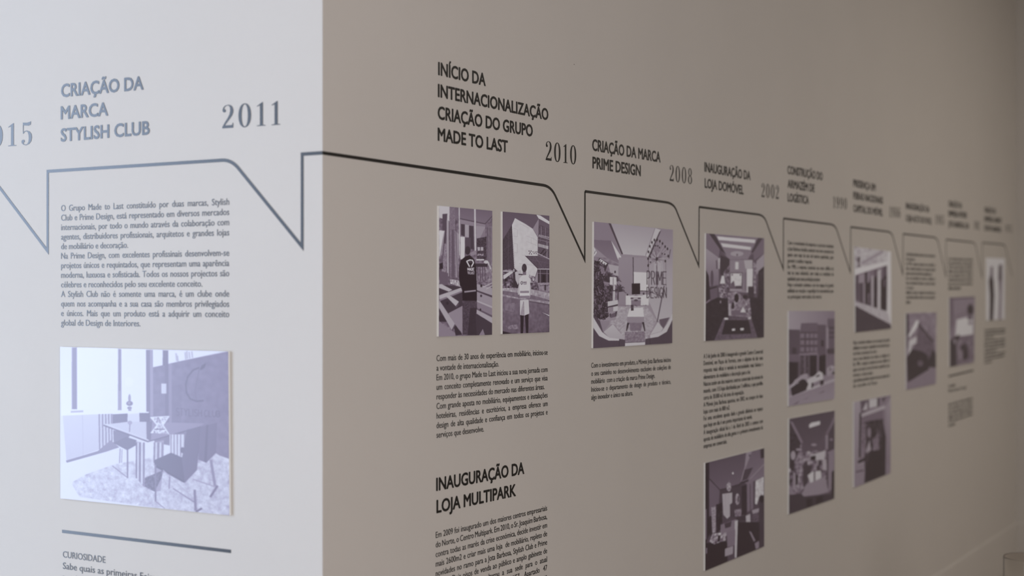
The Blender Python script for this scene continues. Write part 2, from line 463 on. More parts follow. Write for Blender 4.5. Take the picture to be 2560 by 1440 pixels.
paragraph('R', ['Em 2009 foi inaugurado um dos maiores centros empresariais', 'do Norte, o Centro Multipark. Em 2010, o Sr. Joaquim Barbosa,', 'contra todas as marés da crise económica, decide investir em',
    'mais 2600m2 e criar mais uma loja  de mobiliário, repleto de', 'novidades no ramo para a Jota Barbosa, Stylish Club e Prime', 'Design. Dois pisos de venda ao público e amplo gabinete de',
    'design. A Jota Barbosa alterou a sua sede para o atual', 'espaço na Rua das Fábricas nº 26/57. Apartado 47', 'da zona industrial, onde hoje ainda se encontra toda uma'],
    1089, (1345.3, 1537.5), 1367.4, (1276, 1446.5), 14.4, 'paragraph cut off by the bottom edge under the low two-line heading')
paragraph('R', ['Com o investimento em produto, a Móveis Jota Barbosa iniciou', 'o seu caminho no desenvolvimento exclusivo de coleções de', ('mobiliário  com a criação da marca Prime Design.', 1637),
    'Iniciou-se o departamento de design de produto e técnico,', ('algo inovador e único na altura.', 1581.7)], 1478, (919.8, 999.7), 1676.7, (904.4, 977.6), 12,
    'five-line paragraph under the square print of a white lounge')
paragraph('R', ['A 3 de Junho de 2000 é inaugurado o grande Centro Comercial', 'Domóvel, em Paços de Ferreira, com o objetivo de dar uma', 'resposta mais eficaz e variada às necessidades mais básicas e',
    ('elementares do mobiliário e decoração para o lar.', 1876.5), 'Nasceu assim um dos maiores centros comerciais de móveis do', 'mundo, com 115 lojas distribuídas por 3 edifícios, e que partilha',
    ('cerca de 30.000 m2 de área de exposição.', 1860), 'A Móveis Jota Barbosa apostou, em 2002, na compra de duas', ('lojas com mais de 800 m2.', 1824.4), 'Foi uma excelente aposta dada a grande afluência ao espaço',
    ('que hoje em dia é um ponto importante de venda.', 1880.3), 'A inauguração oficial foi a 1 de Abril de 2002 e contou com', 'aposta de mobiliário de alta gama e o primeiro investimento da', ('empresa em comerciais.', 1817.3)],
    1758.8, (896.2, 1121), 1907, (883.4, 1088.6), 10.6, 'long blurred paragraph between the two showroom prints')
FILL = ['Com o crescimento da empresa e a procura constante', 'a Jota Barbosa decidiu construir um novo armazém de', 'apoio com mais de seis mil metros quadrados, para',
        'garantir a melhor resposta', 'Em 1990, a empresa construiu um novo edifício de', 'raiz na zona industrial, com todas as condições de', 'qualidade para uma produção própria', 'Hoje o armazém continua a ser um espaço de grande',
        'utilidade na receção e expedição de mercadorias para', 'os principais mercados da marca']
paragraph('R', [FILL[0], FILL[1], FILL[2], (FILL[3], 2030), FILL[4], FILL[5], (FILL[6], 2049.5), FILL[7], FILL[8], (FILL[9], 2053.5)], 1968.8, (611, 746.4), 2083.8, (620, 745.8), 9.6,
    'blurred paragraph directly above the print of parked cars')
paragraph('R', [FILL[7], FILL[8], ('em feiras nacionais do setor.', 2192.6), FILL[5], FILL[4], FILL[2], ('móveis e decoração.', 2183), FILL[1], ('do concelho de Paços.', 2194)], 2133, (861, 969.5), 2223.8, (853.5, 955), 8.6,
    'blurred paragraph between the colonnade print and the doorway print')
paragraph('R', [FILL[1], ('da empresa.', 2288), FILL[4], FILL[7], (FILL[2], 2329.6), FILL[5], FILL[0], ('e lojas.', 2284.8), FILL[8], FILL[1], ('próprias.', 2276.5)], 2265, (638.8, 758.8), 2338, (643.5, 758.5), 8,
    'very blurred paragraph above the gabled building print')
paragraph('R', [FILL[0], FILL[7], FILL[4], FILL[8], FILL[5], FILL[1], FILL[2], (FILL[6], 2402)], 2371, (650, 724), 2431.6, (652, 722), 7,
    'very blurred paragraph above the crowd print')
paragraph('R', [('Curiosidade', 2388.5), ('Primeira loja em Portugal', 2415.5)], 2371, (969, 981), 2431.6, (957, 968), 7.6,
    'very blurred two short lines under the divider bar below the crowd print')
paragraph('R', [FILL[2], FILL[5], FILL[0], FILL[8], FILL[4], ('de tradição', 2388)], 2371, (1015, 1068), 2431.6, (998, 1048), 7.2,
    'very blurred paragraph lowest in the crowd print column')
paragraph('R', [FILL[0], FILL[1], ('e a loja de móveis', 2484), FILL[4], FILL[8], FILL[5], ('do mobiliário nacional em', 2492), FILL[7], (FILL[2], 2511), ('em madeira', 2480)], 2461, (829, 910.8), 2513, (825, 899), 6.6,
    'farthest very blurred paragraph under the print with two standing figures')

bar = thing('divider_bar', 'dark blue divider bar under the big glossy print on the left wall', 'bar', on('L', 366, 1354))
ribbon('bar_strip', 'L', [(155.4, 1328.2), (577.5, 1378.6)], bar, 0.0062)
bar = thing('divider_bar', 'very blurred divider bar under the crowd print', 'bar', on('R', 2402, 933))
ribbon('bar_strip', 'R', [(2371.3, 941), (2433.8, 926)], bar, 0.0078)

# ------------------------------------------------------------------ printed photographs
rng = np.random.default_rng(7)
def gauss(a, s):
    if s <= 0:
        return a
    r = max(1, int(3 * s))
    k = np.exp(-0.5 * (np.arange(-r, r + 1) / s) ** 2)
    k /= k.sum()
    for ax in (0, 1):
        p = np.pad(a, [(r, r) if i == ax else (0, 0) for i in (0, 1)], mode='edge')
        a = sum(k[i] * (p[i:i + a.shape[0], :] if ax == 0 else p[:, i:i + a.shape[1]]) for i in range(2 * r + 1))
    return a
class Art:
    """a grey picture drawn in the coordinates of a close-up view of one print; quad = its corners there"""
    SS = 2
    def __init__(s, w, h, quad, base):
        s.w, s.h = w * s.SS, h * s.SS
        A, B = [], []
        for (x, y), (u, v) in zip(quad, ((0, 0), (1, 0), (1, 1), (0, 1))):
            A += [[x, y, 1, 0, 0, 0, -u * x, -u * y], [0, 0, 0, x, y, 1, -v * x, -v * y]]
            B += [u, v]
        s.M = np.append(np.linalg.solve(np.array(A), np.array(B)), 1).reshape(3, 3)
        s.Mi = np.linalg.inv(s.M)
        s.g = np.full((s.h, s.w), float(base))
    def uv(s, pts):
        p = np.array([(x, y, 1.0) for x, y in pts]) @ s.M.T
        return p[:, :2] / p[:, 2:3] * np.array((s.w, s.h))
    def mask(s, pts):
        p = s.uv(pts)
        x0, y0 = np.maximum(0, np.floor(p.min(0)).astype(int))
        x1, y1 = np.minimum((s.w, s.h), np.ceil(p.max(0)).astype(int) + 1)
        if x1 <= x0 or y1 <= y0:
            return None
        X, Y = np.meshgrid(np.arange(x0, x1) + 0.5, np.arange(y0, y1) + 0.5)
        ins = np.zeros(X.shape, bool)
        for (ax, ay), (bx, by) in zip(p, np.roll(p, -1, 0)):
            if ay == by:
                continue
            c = ((ay > Y) != (by > Y)) & (X < (bx - ax) * (Y - ay) / (by - ay) + ax)
            ins ^= c
        return ins, x0, y0, x1, y1, X, Y
    def p(s, g, *pts, alpha=1.0, noise=0.0, ns=2.0, g2=None, d='v'):
        """fill a polygon; g2 = value at its far end (d: 'v' down, 'h' across); noise = mottling"""
        if len(pts) == 1:
            pts = pts[0]
        r = s.mask(pts)
        if r is None:
            return
        ins, x0, y0, x1, y1, X, Y = r
        val = np.full(X.shape, float(g))
        if g2 is not None:
            q = (Y - y0) / max(1, y1 - y0) if d == 'v' else (X - x0) / max(1, x1 - x0)
            val = g + (g2 - g) * q
        if noise:
            nz = gauss(rng.standard_normal(X.shape), ns)
            val = val + nz / (nz.std() + 1e-9) * noise
        t = s.g[y0:y1, x0:x1]
        s.g[y0:y1, x0:x1] = np.where(ins, t * (1 - alpha) + np.clip(val, 0, 1) * alpha, t)
    def l(s, g, w, *pts, alpha=1.0):
        for (ax, ay), (bx, by) in zip(pts, pts[1:]):
            dx, dy = bx - ax, by - ay
            n = math.hypot(dx, dy) or 1
            ox, oy = -dy / n * w / 2, dx / n * w / 2
            ex, ey = dx / n * w * 0.2, dy / n * w * 0.2
            s.p(g, (ax + ox - ex, ay + oy - ey), (bx + ox + ex, by + oy + ey), (bx - ox + ex, by - oy + ey), (ax - ox - ex, ay - oy - ey), alpha=alpha)
    def e(s, g, cx, cy, rx, ry, alpha=1.0, noise=0.0, ns=2.0):
        s.p(g, [(cx + rx * math.cos(i * math.pi / 14), cy + ry * math.sin(i * math.pi / 14)) for i in range(28)], alpha=alpha, noise=noise, ns=ns)
    def r(s, g, x0, y0, x1, y1, **k):
        s.p(g, (x0, y0), (x1, y0), (x1, y1), (x0, y1), **k)
    def blur(s, sig):
        s.g = gauss(s.g, sig * s.SS)
    def write(s, txt, q, g, w, alpha=1.0):
        """stroke lettering inside the quad q (tl, tr, br, bl)"""
        wd = [0.4 if ch in 'I ' else 1.15 if ch == 'M' else 1.0 for ch in txt]
        n = sum(wd)
        for i, ch in enumerate(txt):
            for st in STROKES.get(ch, []):
                pts = []
                for (x, y) in st:
                    u = (sum(wd[:i]) + wd[i] * (0.12 + 0.76 * x)) / n
                    a = [q[0][k] + (q[1][k] - q[0][k]) * u for k in (0, 1)]
                    b = [q[3][k] + (q[2][k] - q[3][k]) * u for k in (0, 1)]
                    pts.append(tuple(b[k] + (a[k] - b[k]) * y for k in (0, 1)))
                s.l(g, w, *pts, alpha=alpha)
    def result(s):
        a = s.g.reshape(s.h // s.SS, s.SS, s.w // s.SS, s.SS).mean((1, 3))
        return np.clip(a, 0, 1)
def _arc(cx, cy, rx, ry, a0, a1, n=9):
    return [(cx + rx * math.cos(math.radians(a0 + (a1 - a0) * i / (n - 1))), cy + ry * math.sin(math.radians(a0 + (a1 - a0) * i / (n - 1)))) for i in range(n)]
STROKES = {
    'A': [[(0, 0), (0.5, 1), (1, 0)], [(0.2, 0.36), (0.8, 0.36)]], 'M': [[(0, 0), (0, 1), (0.5, 0.3), (1, 1), (1, 0)]],
    'D': [[(0, 0), (0, 1)], [(0, 1)] + _arc(0.3, 0.5, 0.65, 0.5, 90, -90) + [(0, 0)]], 'E': [[(1, 1), (0, 1), (0, 0), (1, 0)], [(0, 0.52), (0.85, 0.52)]],
    'T': [[(0, 1), (1, 1)], [(0.5, 1), (0.5, 0)]], 'O': [_arc(0.5, 0.5, 0.5, 0.5, 0, 360, 17)], 'L': [[(0.1, 1), (0.1, 0), (0.95, 0)]],
    'S': [_arc(0.5, 0.75, 0.42, 0.25, 30, 270) + _arc(0.5, 0.25, 0.45, 0.25, 90, -150)], 'P': [[(0, 0), (0, 1)] + _arc(0.45, 0.74, 0.45, 0.26, 90, -90) + [(0, 0.48)]],
    'R': [[(0, 0), (0, 1)] + _arc(0.45, 0.74, 0.45, 0.26, 90, -90) + [(0, 0.48)], [(0.45, 0.48), (0.95, 0)]], 'I': [[(0.5, 0), (0.5, 1)]],
    'G': [_arc(0.5, 0.5, 0.5, 0.5, 40, 330, 13) + [(0.95, 0.45), (0.55, 0.45)]], 'N': [[(0, 0), (0, 1), (1, 0), (1, 1)]],
    'Y': [[(0, 1), (0.5, 0.5), (1, 1)], [(0.5, 0.5), (0.5, 0)]], 'H': [[(0, 0), (0, 1)], [(1, 0), (1, 1)], [(0, 0.5), (1, 0.5)]],
    'C': [_arc(0.55, 0.5, 0.5, 0.5, 50, 310, 13)], 'U': [[(0, 1), (0, 0.35)] + _arc(0.5, 0.35, 0.5, 0.35, 180, 360) + [(1, 1)]],
    'B': [[(0, 0), (0, 1)] + _arc(0.4, 0.76, 0.45, 0.24, 90, -90) + _arc(0.4, 0.26, 0.52, 0.26, 90, -90) + [(0, 0)]],
}
def duotone(g):
    """grey -> the purple ink of the prints (linear albedo)"""
    lin = np.clip(g, 0, 1) ** 1.8
    dip = 6.75 * g * (1 - g) ** 2
    out = np.empty(g.shape + (4,), np.float32)
    for c, (d, w, k) in enumerate(((0.024, 0.88, 0.00), (0.010, 0.91, 0.20), (0.021, 0.98, -0.03))):
        out[..., c] = (d + (w - d) * lin) * (1 - k * dip)
    out[..., 3] = 1
    return out
def panel(wall, quad, art, label, cat='photo print'):
    """foam board print; quad = its front corners tl, tr, br, bl in photo pixels"""
    BT = 0.005
    g = art.result()
    if wall == 'L':                    # big glossy print: pale inks, window sheen painted in as a violet lift
        img = duotone(g) * 0.57
        img += np.array((0.060, 0.050, 0.085, 0.0), np.float32)
        img[..., 3] = 1
    else:
        img = duotone(np.clip(1.15 * g - 0.02, 0, 1))
    h, w = img.shape[:2]
    c = [on(wall, x, y, BT) for x, y in quad]
    base = sum(c) / 4 - NRM[wall] * BT
    t = thing('photo_panel', label, cat, base)
    nrm = NRM[wall]
    fr = [p - nrm * 0.0002 for p in c]
    bk = [p - nrm * (BT - 0.0001) for p in c]
    b = link('foam_board', fr + bk, [(0, 1, 2, 3), (7, 6, 5, 4), (0, 4, 5, 1), (1, 5, 6, 2), (2, 6, 7, 3), (3, 7, 4, 0)], BOARD, t, loc=tuple(base))
    U, Vv = np.meshgrid(np.linspace(0, 1, w), np.linspace(0, 1, h))
    U, Vv = U[..., None], Vv[..., None]
    P = c[0] * (1 - U) * (1 - Vv) + c[1] * U * (1 - Vv) + c[2] * U * Vv + c[3] * (1 - U) * Vv - base
    me = bpy.data.meshes.new('printed_picture')
    nq = (w - 1) * (h - 1)
    idx = np.arange(w * h).reshape(h, w)
    q = np.stack([idx[1:, :-1], idx[1:, 1:], idx[:-1, 1:], idx[:-1, :-1]], -1).reshape(-1)
    me.vertices.add(w * h)
    me.vertices.foreach_set('co', P.reshape(-1).astype(np.float32))
    me.loops.add(nq * 4)
    me.loops.foreach_set('vertex_index', q.astype(np.int32))
    me.polygons.add(nq)
    me.polygons.foreach_set('loop_start', np.arange(0, nq * 4, 4, dtype=np.int32))
    me.update(calc_edges=True)
    at = me.color_attributes.new('ink', 'FLOAT_COLOR', 'POINT')
    at.data.foreach_set('color', img.reshape(-1))
    me.materials.append(PRINT)
    me.validate()
    o = bpy.data.objects.new('printed_picture', me)
    COL.objects.link(o)
    o.parent = t
    return t

# --- glossy print of a dining corner, left wall
a = Art(480, 460, [(72, 65), (1080, 92), (1086, 1078), (75, 975)], 0.90)
a.p(0.93, (72, 65), (600, 80), (600, 470), (80, 480), g2=0.97)
a.r(0.97, 175, 72, 420, 440); a.r(0.97, 442, 80, 590, 455)
a.p(0.55, (143, 70), (175, 70), (176, 440), (143, 440)); a.p(0.42, (148, 70), (170, 70), (172, 438), (148, 438))
a.p(0.55, (421, 78), (441, 80), (442, 445), (420, 445)); a.p(0.46, (425, 80), (436, 80), (437, 330), (425, 330))
a.p(0.42, (616, 190), (725, 165), (1082, 92), (1086, 738), (990, 706), (640, 640), (600, 480), noise=0.015, ns=9)
a.p(0.96, (630, 85), (688, 88), (688, 176), (630, 188))
a.p(0.97, (722, 88), (1045, 93), (722, 168))
for x, y0, y1 in ((768, 105, 150), (776, 120, 152), (822, 100, 140), (832, 92, 136), (846, 98, 134), (862, 95, 130)):
    a.l(0.72, 9, (x, y0), (x + 4, y1))
a.p(0.40, (588, 84), (612, 84), (614, 470), (590, 470)); a.p(0.56, (612, 84), (630, 84), (632, 480), (614, 480))
a.p(0.36, (688, 86), (722, 88), (724, 500), (704, 500), (700, 180), (688, 176))
a.p(0.50, (724, 168), (742, 162), (742, 600), (726, 600))
a.p(0.37, (742, 300), (800, 290), (800, 620), (742, 600), alpha=0.5)
a.r(0.9, 680, 286, 710, 346, alpha=0.9)
a.e(0.99, 488, 275, 24, 28, alpha=0.8)
a.e(0.55, 490, 375, 8, 26); a.e(0.42, 490, 405, 20, 15); a.e(0.55, 487, 402, 8, 8); a.e(0.5, 490, 432, 14, 9); a.r(0.55, 482, 436, 500, 450)
a.l(0.27, 10, (908, 190), (870, 205), (838, 245), (826, 290), (830, 340), (852, 378), (890, 392), (930, 388))
a.l(0.36, 6, (908, 190), (900, 230), (880, 330), (890, 385))
a.p(0.24, (910, 205), (920, 178), (946, 163), (940, 188), (925, 200))
a.write('STYLISH CLUB', ((765, 432), (1032, 452), (1032, 486), (765, 478)), 0.31, 6, alpha=0.8)
a.p(0.97, (88, 462), (605, 455), (605, 466), (92, 478)); a.l(0.7, 12, (140, 455), (210, 452))
a.p(0.82, (90, 478), (305, 470), (306, 682), (112, 748), g2=0.76)
a.l(0.72, 4, (208, 476), (212, 715))
a.p(0.78, (305, 470), (390, 466), (388, 640), (306, 680))
for x, yb in ((308, 680), (328, 668), (347, 656), (365, 645), (382, 630)):
    a.l(0.40, 7, (x, 470), (x + 3, yb))
a.p(0.45, (108, 748), (300, 690), (378, 625), (428, 668), (250, 728), (118, 768), g2=0.38)
a.p(0.92, (80, 770), (430, 672), (640, 640), (1086, 740), (1086, 1078), (75, 975))
a.p(0.80, (140, 880), (230, 830), (400, 770), (700, 715), (1000, 700), (1086, 760), (1086, 1078), (640, 1030), (190, 965), noise=0.075, ns=7)
a.p(0.78, (140, 880), (400, 770), (1086, 760), (1086, 1078), (640, 1030), (190, 965), noise=0.09, ns=2.2, alpha=0.4)
a.p(0.33, (388, 470), (478, 465), (478, 530), (388, 542)); a.p(0.33, (548, 462), (612, 462), (612, 515), (550, 518))
a.p(0.86, (480, 468), (546, 464), (546, 520), (480, 525))
a.p(0.36, (392, 565), (500, 585), (480, 615), (395, 645)); a.p(0.30, (393, 642), (470, 605), (532, 625), (530, 655), (476, 686))
a.l(0.40, 9, (478, 685), (478, 852)); a.l(0.55, 7, (434, 675), (430, 762)); a.l(0.42, 5, (388, 780), (475, 848)); a.l(0.6, 6, (445, 680), (442, 760))
a.p(0.80, (335, 532), (480, 515), (620, 515), (600, 632)); a.p(0.52, (590, 515), (940, 525), (905, 545), (605, 632)); a.p(0.36, (590, 515), (625, 515), (618, 625), (592, 622))
a.l(0.30, 8, (335, 536), (600, 634)); a.l(0.32, 7, (600, 634), (912, 545)); a.l(0.9, 3, (345, 529), (600, 622))
a.e(0.6, 492, 520, 14, 12); a.l(0.4, 5, (492, 530), (490, 575))
a.p(0.8, (616, 488), (726, 482), (690, 535), (724, 588), (618, 582), (655, 535), noise=0.16, ns=3)
a.l(0.95, 6, (616, 488), (655, 535), (618, 582)); a.l(0.95, 6, (726, 482), (690, 535), (724, 588)); a.l(0.92, 5, (616, 488), (726, 482)); a.l(0.3, 6, (640, 560), (700, 560))
a.p(0.60, (528, 632), (582, 642), (580, 912), (530, 852))
for x, g in ((531, 0.35), (541, 0.85), (552, 0.35), (564, 0.9), (576, 0.4)):
    a.l(g, 7, (x, 640), (x - 1, 850 + (x - 528)))
a.p(0.60, (634, 640), (694, 625), (694, 740), (676, 930), (640, 935))
for x, g in ((638, 0.4), (650, 0.88), (662, 0.4), (675, 0.9), (688, 0.45)):
    a.l(g, 7, (x, 640), (x - 2, 760))
a.r(0.86, 730, 590, 815, 720)
for x in (738, 756, 775, 795):
    a.l(0.45, 6, (x, 585), (x, 720))
a.p(0.30, (582, 850), (690, 806), (684, 845), (640, 935), (580, 905), noise=0.06, ns=3)
a.p(0.36, (908, 548), (1012, 520), (1006, 702), (948, 762), (900, 742)); a.p(0.28, (948, 535), (960, 532), (950, 760), (935, 752))
a.l(0.48, 16, (975, 745), (1000, 905)); a.l(0.38, 14, (972, 965), (1014, 900)); a.l(0.6, 8, (1000, 905), (870, 860))
a.p(0.26, (638, 745), (738, 700), (818, 735), (820, 880), (640, 772)); a.p(0.21, (640, 768), (820, 872), (815, 882), (642, 785))
a.p(0.33, (802, 740), (832, 562), (916, 546), (892, 805), (820, 882)); a.e(0.3, 806, 685, 14, 18)
a.l(0.40, 9, (646, 772), (645, 992)); a.l(0.45, 5, (645, 992), (700, 1035)); a.l(0.45, 7, (730, 832), (726, 916)); a.l(0.7, 5, (690, 805), (900, 1000)); a.l(0.42, 6, (750, 915), (880, 1000))
a.l(0.42, 15, (878, 925), (884, 1045)); a.l(0.33, 12, (886, 1056), (920, 1035))
a.blur(0.6)
panel('L', [(150, 867), (570.5, 878.5), (573.5, 1288.5), (151, 1246)], a, 'large glossy lavender print of a dining table and chairs on the bright left wall')

# --- workshop print
a = Art(210, 420, [(143, 92), (647, 140), (645, 1315), (140, 1332)], 0.45)
a.p(0.42, (143, 92), (647, 140), (645, 1315), (140, 1332), noise=0.06, ns=6)
a.p(0.80, (143, 92), (243, 100), (240, 240), (145, 205))
a.p(0.40, (243, 100), (647, 138), (647, 195), (575, 264), (340, 215), (243, 205), g2=0.46)
a.p(0.55, (340, 222), (580, 272), (580, 440), (340, 420), g2=0.48); a.l(0.28, 9, (340, 215), (578, 264)); a.l(0.3, 10, (578, 264), (647, 190))
a.p(0.28, (175, 172), (222, 168), (208, 470), (178, 420)); a.p(0.46, (242, 102), (292, 104), (302, 772), (240, 772), noise=0.03); a.p(0.34, (262, 320), (282, 320), (292, 770), (262, 770))
a.p(0.66, (215, 230), (243, 235), (238, 760), (218, 760)); a.p(0.85, (145, 325), (192, 330), (152, 570), (145, 570)); a.p(0.52, (186, 450), (216, 450), (206, 772), (160, 772), noise=0.05)
a.p(0.60, (296, 330), (332, 362), (322, 772), (302, 772)); a.l(0.24, 6, (238, 240), (240, 770)); a.l(0.24, 5, (300, 215), (318, 770)); a.l(0.25, 5, (208, 300), (160, 760)); a.l(0.7, 6, (165, 560), (195, 330))
a.l(0.86, 8, (333, 105), (337, 560)); a.l(0.5, 3, (339, 105), (343, 560))
a.p(0.22, (350, 265), (386, 270), (386, 385), (350, 372)); a.p(0.66, (388, 272), (424, 276), (424, 392), (388, 386)); a.p(0.22, (425, 280), (468, 286), (472, 505), (425, 500)); a.p(0.86, (345, 385), (386, 388), (384, 600), (345, 600)); a.p(0.28, (388, 395), (442, 395), (442, 520), (388, 512))
a.l(0.80, 15, (481, 125), (486, 520)); a.l(0.5, 4, (490, 125), (495, 520))
a.p(0.60, (494, 285), (580, 292), (530, 400), (496, 398)); a.p(0.22, (500, 402), (592, 385), (590, 605), (498, 600), noise=0.05)
a.r(0.72, 506, 484, 560, 518); a.l(0.25, 7, (532, 480), (532, 520)); a.r(0.55, 506, 546, 565, 566, noise=0.2, ns=2); a.r(0.85, 495, 597, 568, 610)
a.p(0.42, (592, 300), (646, 240), (646, 620), (600, 700)); 
for x in (604, 618, 632):
    a.l(0.25, 5, (x, 300), (x - 8, 690)); a.l(0.6, 4, (x + 7, 290), (x, 690))
a.r(0.5, 498, 672, 642, 812, noise=0.07, ns=4); a.r(0.16, 488, 640, 602, 670)
for x in (505, 530, 552, 575):
    a.l(0.3, 7, (x, 672), (x + 4, 800))
a.l(0.75, 14, (568, 625), (606, 628), (630, 690)); a.e(0.8, 588, 625, 22, 16)
a.p(0.12, (147, 640), (180, 630), (182, 688), (148, 695)); a.p(0.36, (145, 706), (230, 730), (226, 842), (150, 832)); a.r(0.3, 250, 790, 350, 850, noise=0.1, ns=3); a.p(0.7, (245, 785), (330, 800), (350, 860), (250, 830), noise=0.1)
a.p(0.20, (145, 835), (360, 860), (365, 1040), (145, 1170))
a.p(0.74, (145, 835), (170, 835), (268, 888), (235, 905), (145, 870)); a.p(0.72, (145, 940), (350, 868), (362, 896), (148, 978)); a.p(0.5, (148, 978), (362, 896), (362, 910), (150, 995))
a.p(0.74, (213, 952), (242, 940), (330, 1000), (300, 1042)); a.p(0.3, (300, 1042), (330, 1000), (330, 1030), (304, 1060)); a.e(0.12, 222, 1015, 12, 16)
a.p(0.56, (230, 1110), (362, 1040), (364, 1304), (296, 1216)); a.p(0.52, (142, 1180), (240, 1260), (345, 1325), (140, 1332)); a.p(0.16, (145, 1140), (210, 1120), (250, 1190), (145, 1190))
a.p(0.68, (145, 985), (292, 1210), (262, 1268), (145, 1060)); a.p(0.3, (262, 1268), (292, 1210), (292, 1232), (275, 1280)); a.p(0.16, (284, 1246), (300, 1222), (362, 1312), (300, 1322))
a.p(0.64, (498, 832), (645, 872), (645, 942), (498, 890)); a.p(0.25, (498, 890), (645, 942), (645, 962), (498, 908)); a.p(0.60, (498, 905), (645, 962), (645, 1062), (498, 985)); a.p(0.7, (498, 985), (645, 1045), (645, 1062), (498, 1000)); a.p(0.52, (498, 1000), (645, 1062), (645, 1135), (498, 1060)); a.p(0.68, (498, 1072), (645, 1150), (645, 1205), (498, 1112)); a.p(0.35, (498, 1058), (645, 1130), (645, 1150), (498, 1075))
a.e(0.14, 542, 850, 10, 14); a.e(0.14, 533, 1076, 8, 12); a.e(0.2, 540, 945, 10, 12)
a.p(0.20, (490, 1112), (645, 1205), (645, 1316), (480, 1320)); a.p(0.52, (518, 1322), (556, 1258), (576, 1316)); a.l(0.75, 7, (560, 862), (645, 822)); a.l(0.75, 7, (590, 880), (645, 850))
a.p(0.24, (365, 985), (500, 980), (502, 1070), (440, 1085), (412, 1312), (364, 1312), noise=0.03); a.p(0.16, (438, 1060), (500, 1058), (488, 1150), (500, 1316), (412, 1316))
a.p(0.55, (434, 560), (448, 532), (496, 513), (498, 552), (446, 568)); a.p(0.42, (395, 548), (440, 548), (436, 575), (385, 580))
a.e(0.15, 413, 516, 26, 40)
a.p(0.05, (392, 572), (432, 560), (476, 600), (494, 680), (500, 880), (500, 992), (364, 990), (360, 862), (340, 850), (330, 760), (332, 680), (346, 610))
a.p(0.70, (382, 900), (490, 888), (492, 902), (383, 915)); 
for i in range(9):
    a.l(0.2, 3, (390 + i * 12, 912), (392 + i * 12, 892))
a.l(0.92, 11, (404, 618), (432, 606), (458, 608), (468, 632), (449, 668)); a.l(0.92, 11, (404, 618), (430, 668)); a.l(0.35, 8, (425, 622), (450, 626))
a.write('MADE', ((410, 680), (476, 682), (476, 708), (412, 706)), 0.88, 5); a.write('TO LAST', ((410, 716), (478, 718), (478, 742), (412, 738)), 0.82, 4)
a.blur(0.45)
panel('R', [(1097.7, 514.3), (1230.8, 527), (1230.2, 837), (1097, 841.5)], a, 'narrow purple print of a person in a dark jacket in a workshop')

# --- building site print
a = Art(210, 420, [(745, 147), (1188, 187), (1188, 1290), (745, 1308)], 0.4)
a.p(0.33, (745, 147), (1188, 187), (1188, 700), (745, 700), g2=0.42)
a.p(0.22, (835, 272), (852, 480), (860, 695), (746, 702), (745, 420), noise=0.02); a.l(0.32, 3, (746, 520), (850, 440)); a.l(0.32, 3, (800, 340), (800, 690))
a.p(0.34, (985, 262), (1066, 178), (1086, 215), (1080, 395), (1030, 312)); a.p(0.55, (1030, 310), (1086, 215), (1082, 395)); a.p(0.85, (1064, 178), (1100, 185), (1188, 242), (1188, 270), (1085, 214))
a.p(0.30, (1085, 268), (1188, 312), (1188, 605), (1078, 545), noise=0.03); a.l(0.75, 5, (1085, 380), (1188, 412)); a.l(0.6, 4, (1080, 412), (1188, 440))
for i in range(8):
    a.r(0.8, 1084 + i * 12, 452 + i * 3, 1092 + i * 12, 482 + i * 3); a.e(0.75, 1095 + i * 12, 372 + i * 3, 4, 7)
a.l(0.15, 12, (1095, 560), (1140, 505)); a.l(0.15, 10, (1120, 570), (1170, 515)); a.l(0.7, 8, (1080, 545), (1188, 598)); a.l(0.72, 4, (1165, 440), (1165, 590)); a.l(0.6, 4, (1110, 290), (1110, 400)); a.l(0.6, 3, (1150, 300), (1150, 400))
a.p(0.84, (862, 210), (905, 235), (960, 265), (1030, 312), (1076, 392), (1076, 690), (1045, 825), (900, 825), (862, 690), (850, 480), (836, 272), noise=0.012, ns=8)
a.l(0.9, 5, (836, 275), (858, 690))
for L in (((848, 305), (884, 318), (884, 388), (850, 380)), ((852, 448), (884, 455), (884, 540), (856, 535)), ((970, 380), (1020, 395), (1070, 425)), ((970, 430), (1070, 470)), ((1015, 395), (1015, 455)), ((910, 262), (990, 305)), ((900, 640), (1060, 660)), ((930, 560), (960, 562))):
    a.l(0.72, 3, *L)
for i, (x, y) in enumerate(((995, 522), (1005, 535), (998, 548), (1014, 522), (1018, 550), (1032, 530), (1042, 545), (1052, 532), (1062, 546), (1068, 530))):
    a.e(0.3, x, y, 5, 6)
a.p(0.30, (960, 567), (1080, 568), (1188, 606), (1188, 695), (1078, 688), noise=0.02); a.l(0.15, 5, (960, 567), (1078, 688)); a.l(0.4, 3, (1010, 600), (1188, 640)); a.l(0.4, 3, (1050, 575), (1130, 690))
a.p(0.20, (1074, 695), (1188, 700), (1188, 822), (1070, 822)); a.r(0.75, 1074, 688, 1188, 696); a.l(0.6, 4, (1100, 700), (1100, 820)); a.l(0.6, 4, (1165, 700), (1165, 820)); a.l(0.55, 4, (1076, 732), (1188, 736)); a.r(0.08, 1118, 745, 1148, 815)
a.p(0.6, (1040, 800), (1076, 690), (1078, 822)); a.l(0.2, 4, (1078, 690), (1042, 815))
a.p(0.30, (746, 700), (862, 690), (925, 740), (900, 872), (746, 872), noise=0.13, ns=5); a.p(0.82, (750, 752), (828, 708), (846, 724), (758, 790)); a.r(0.7, 750, 705, 850, 718)
a.l(0.16, 17, (852, 688), (856, 860)); a.r(0.75, 846, 690, 858, 718); a.p(0.75, (862, 722), (915, 700), (930, 760), (880, 860), (868, 790)); a.l(0.15, 10, (898, 742), (935, 745)); a.p(0.15, (830, 860), (870, 800), (900, 870))
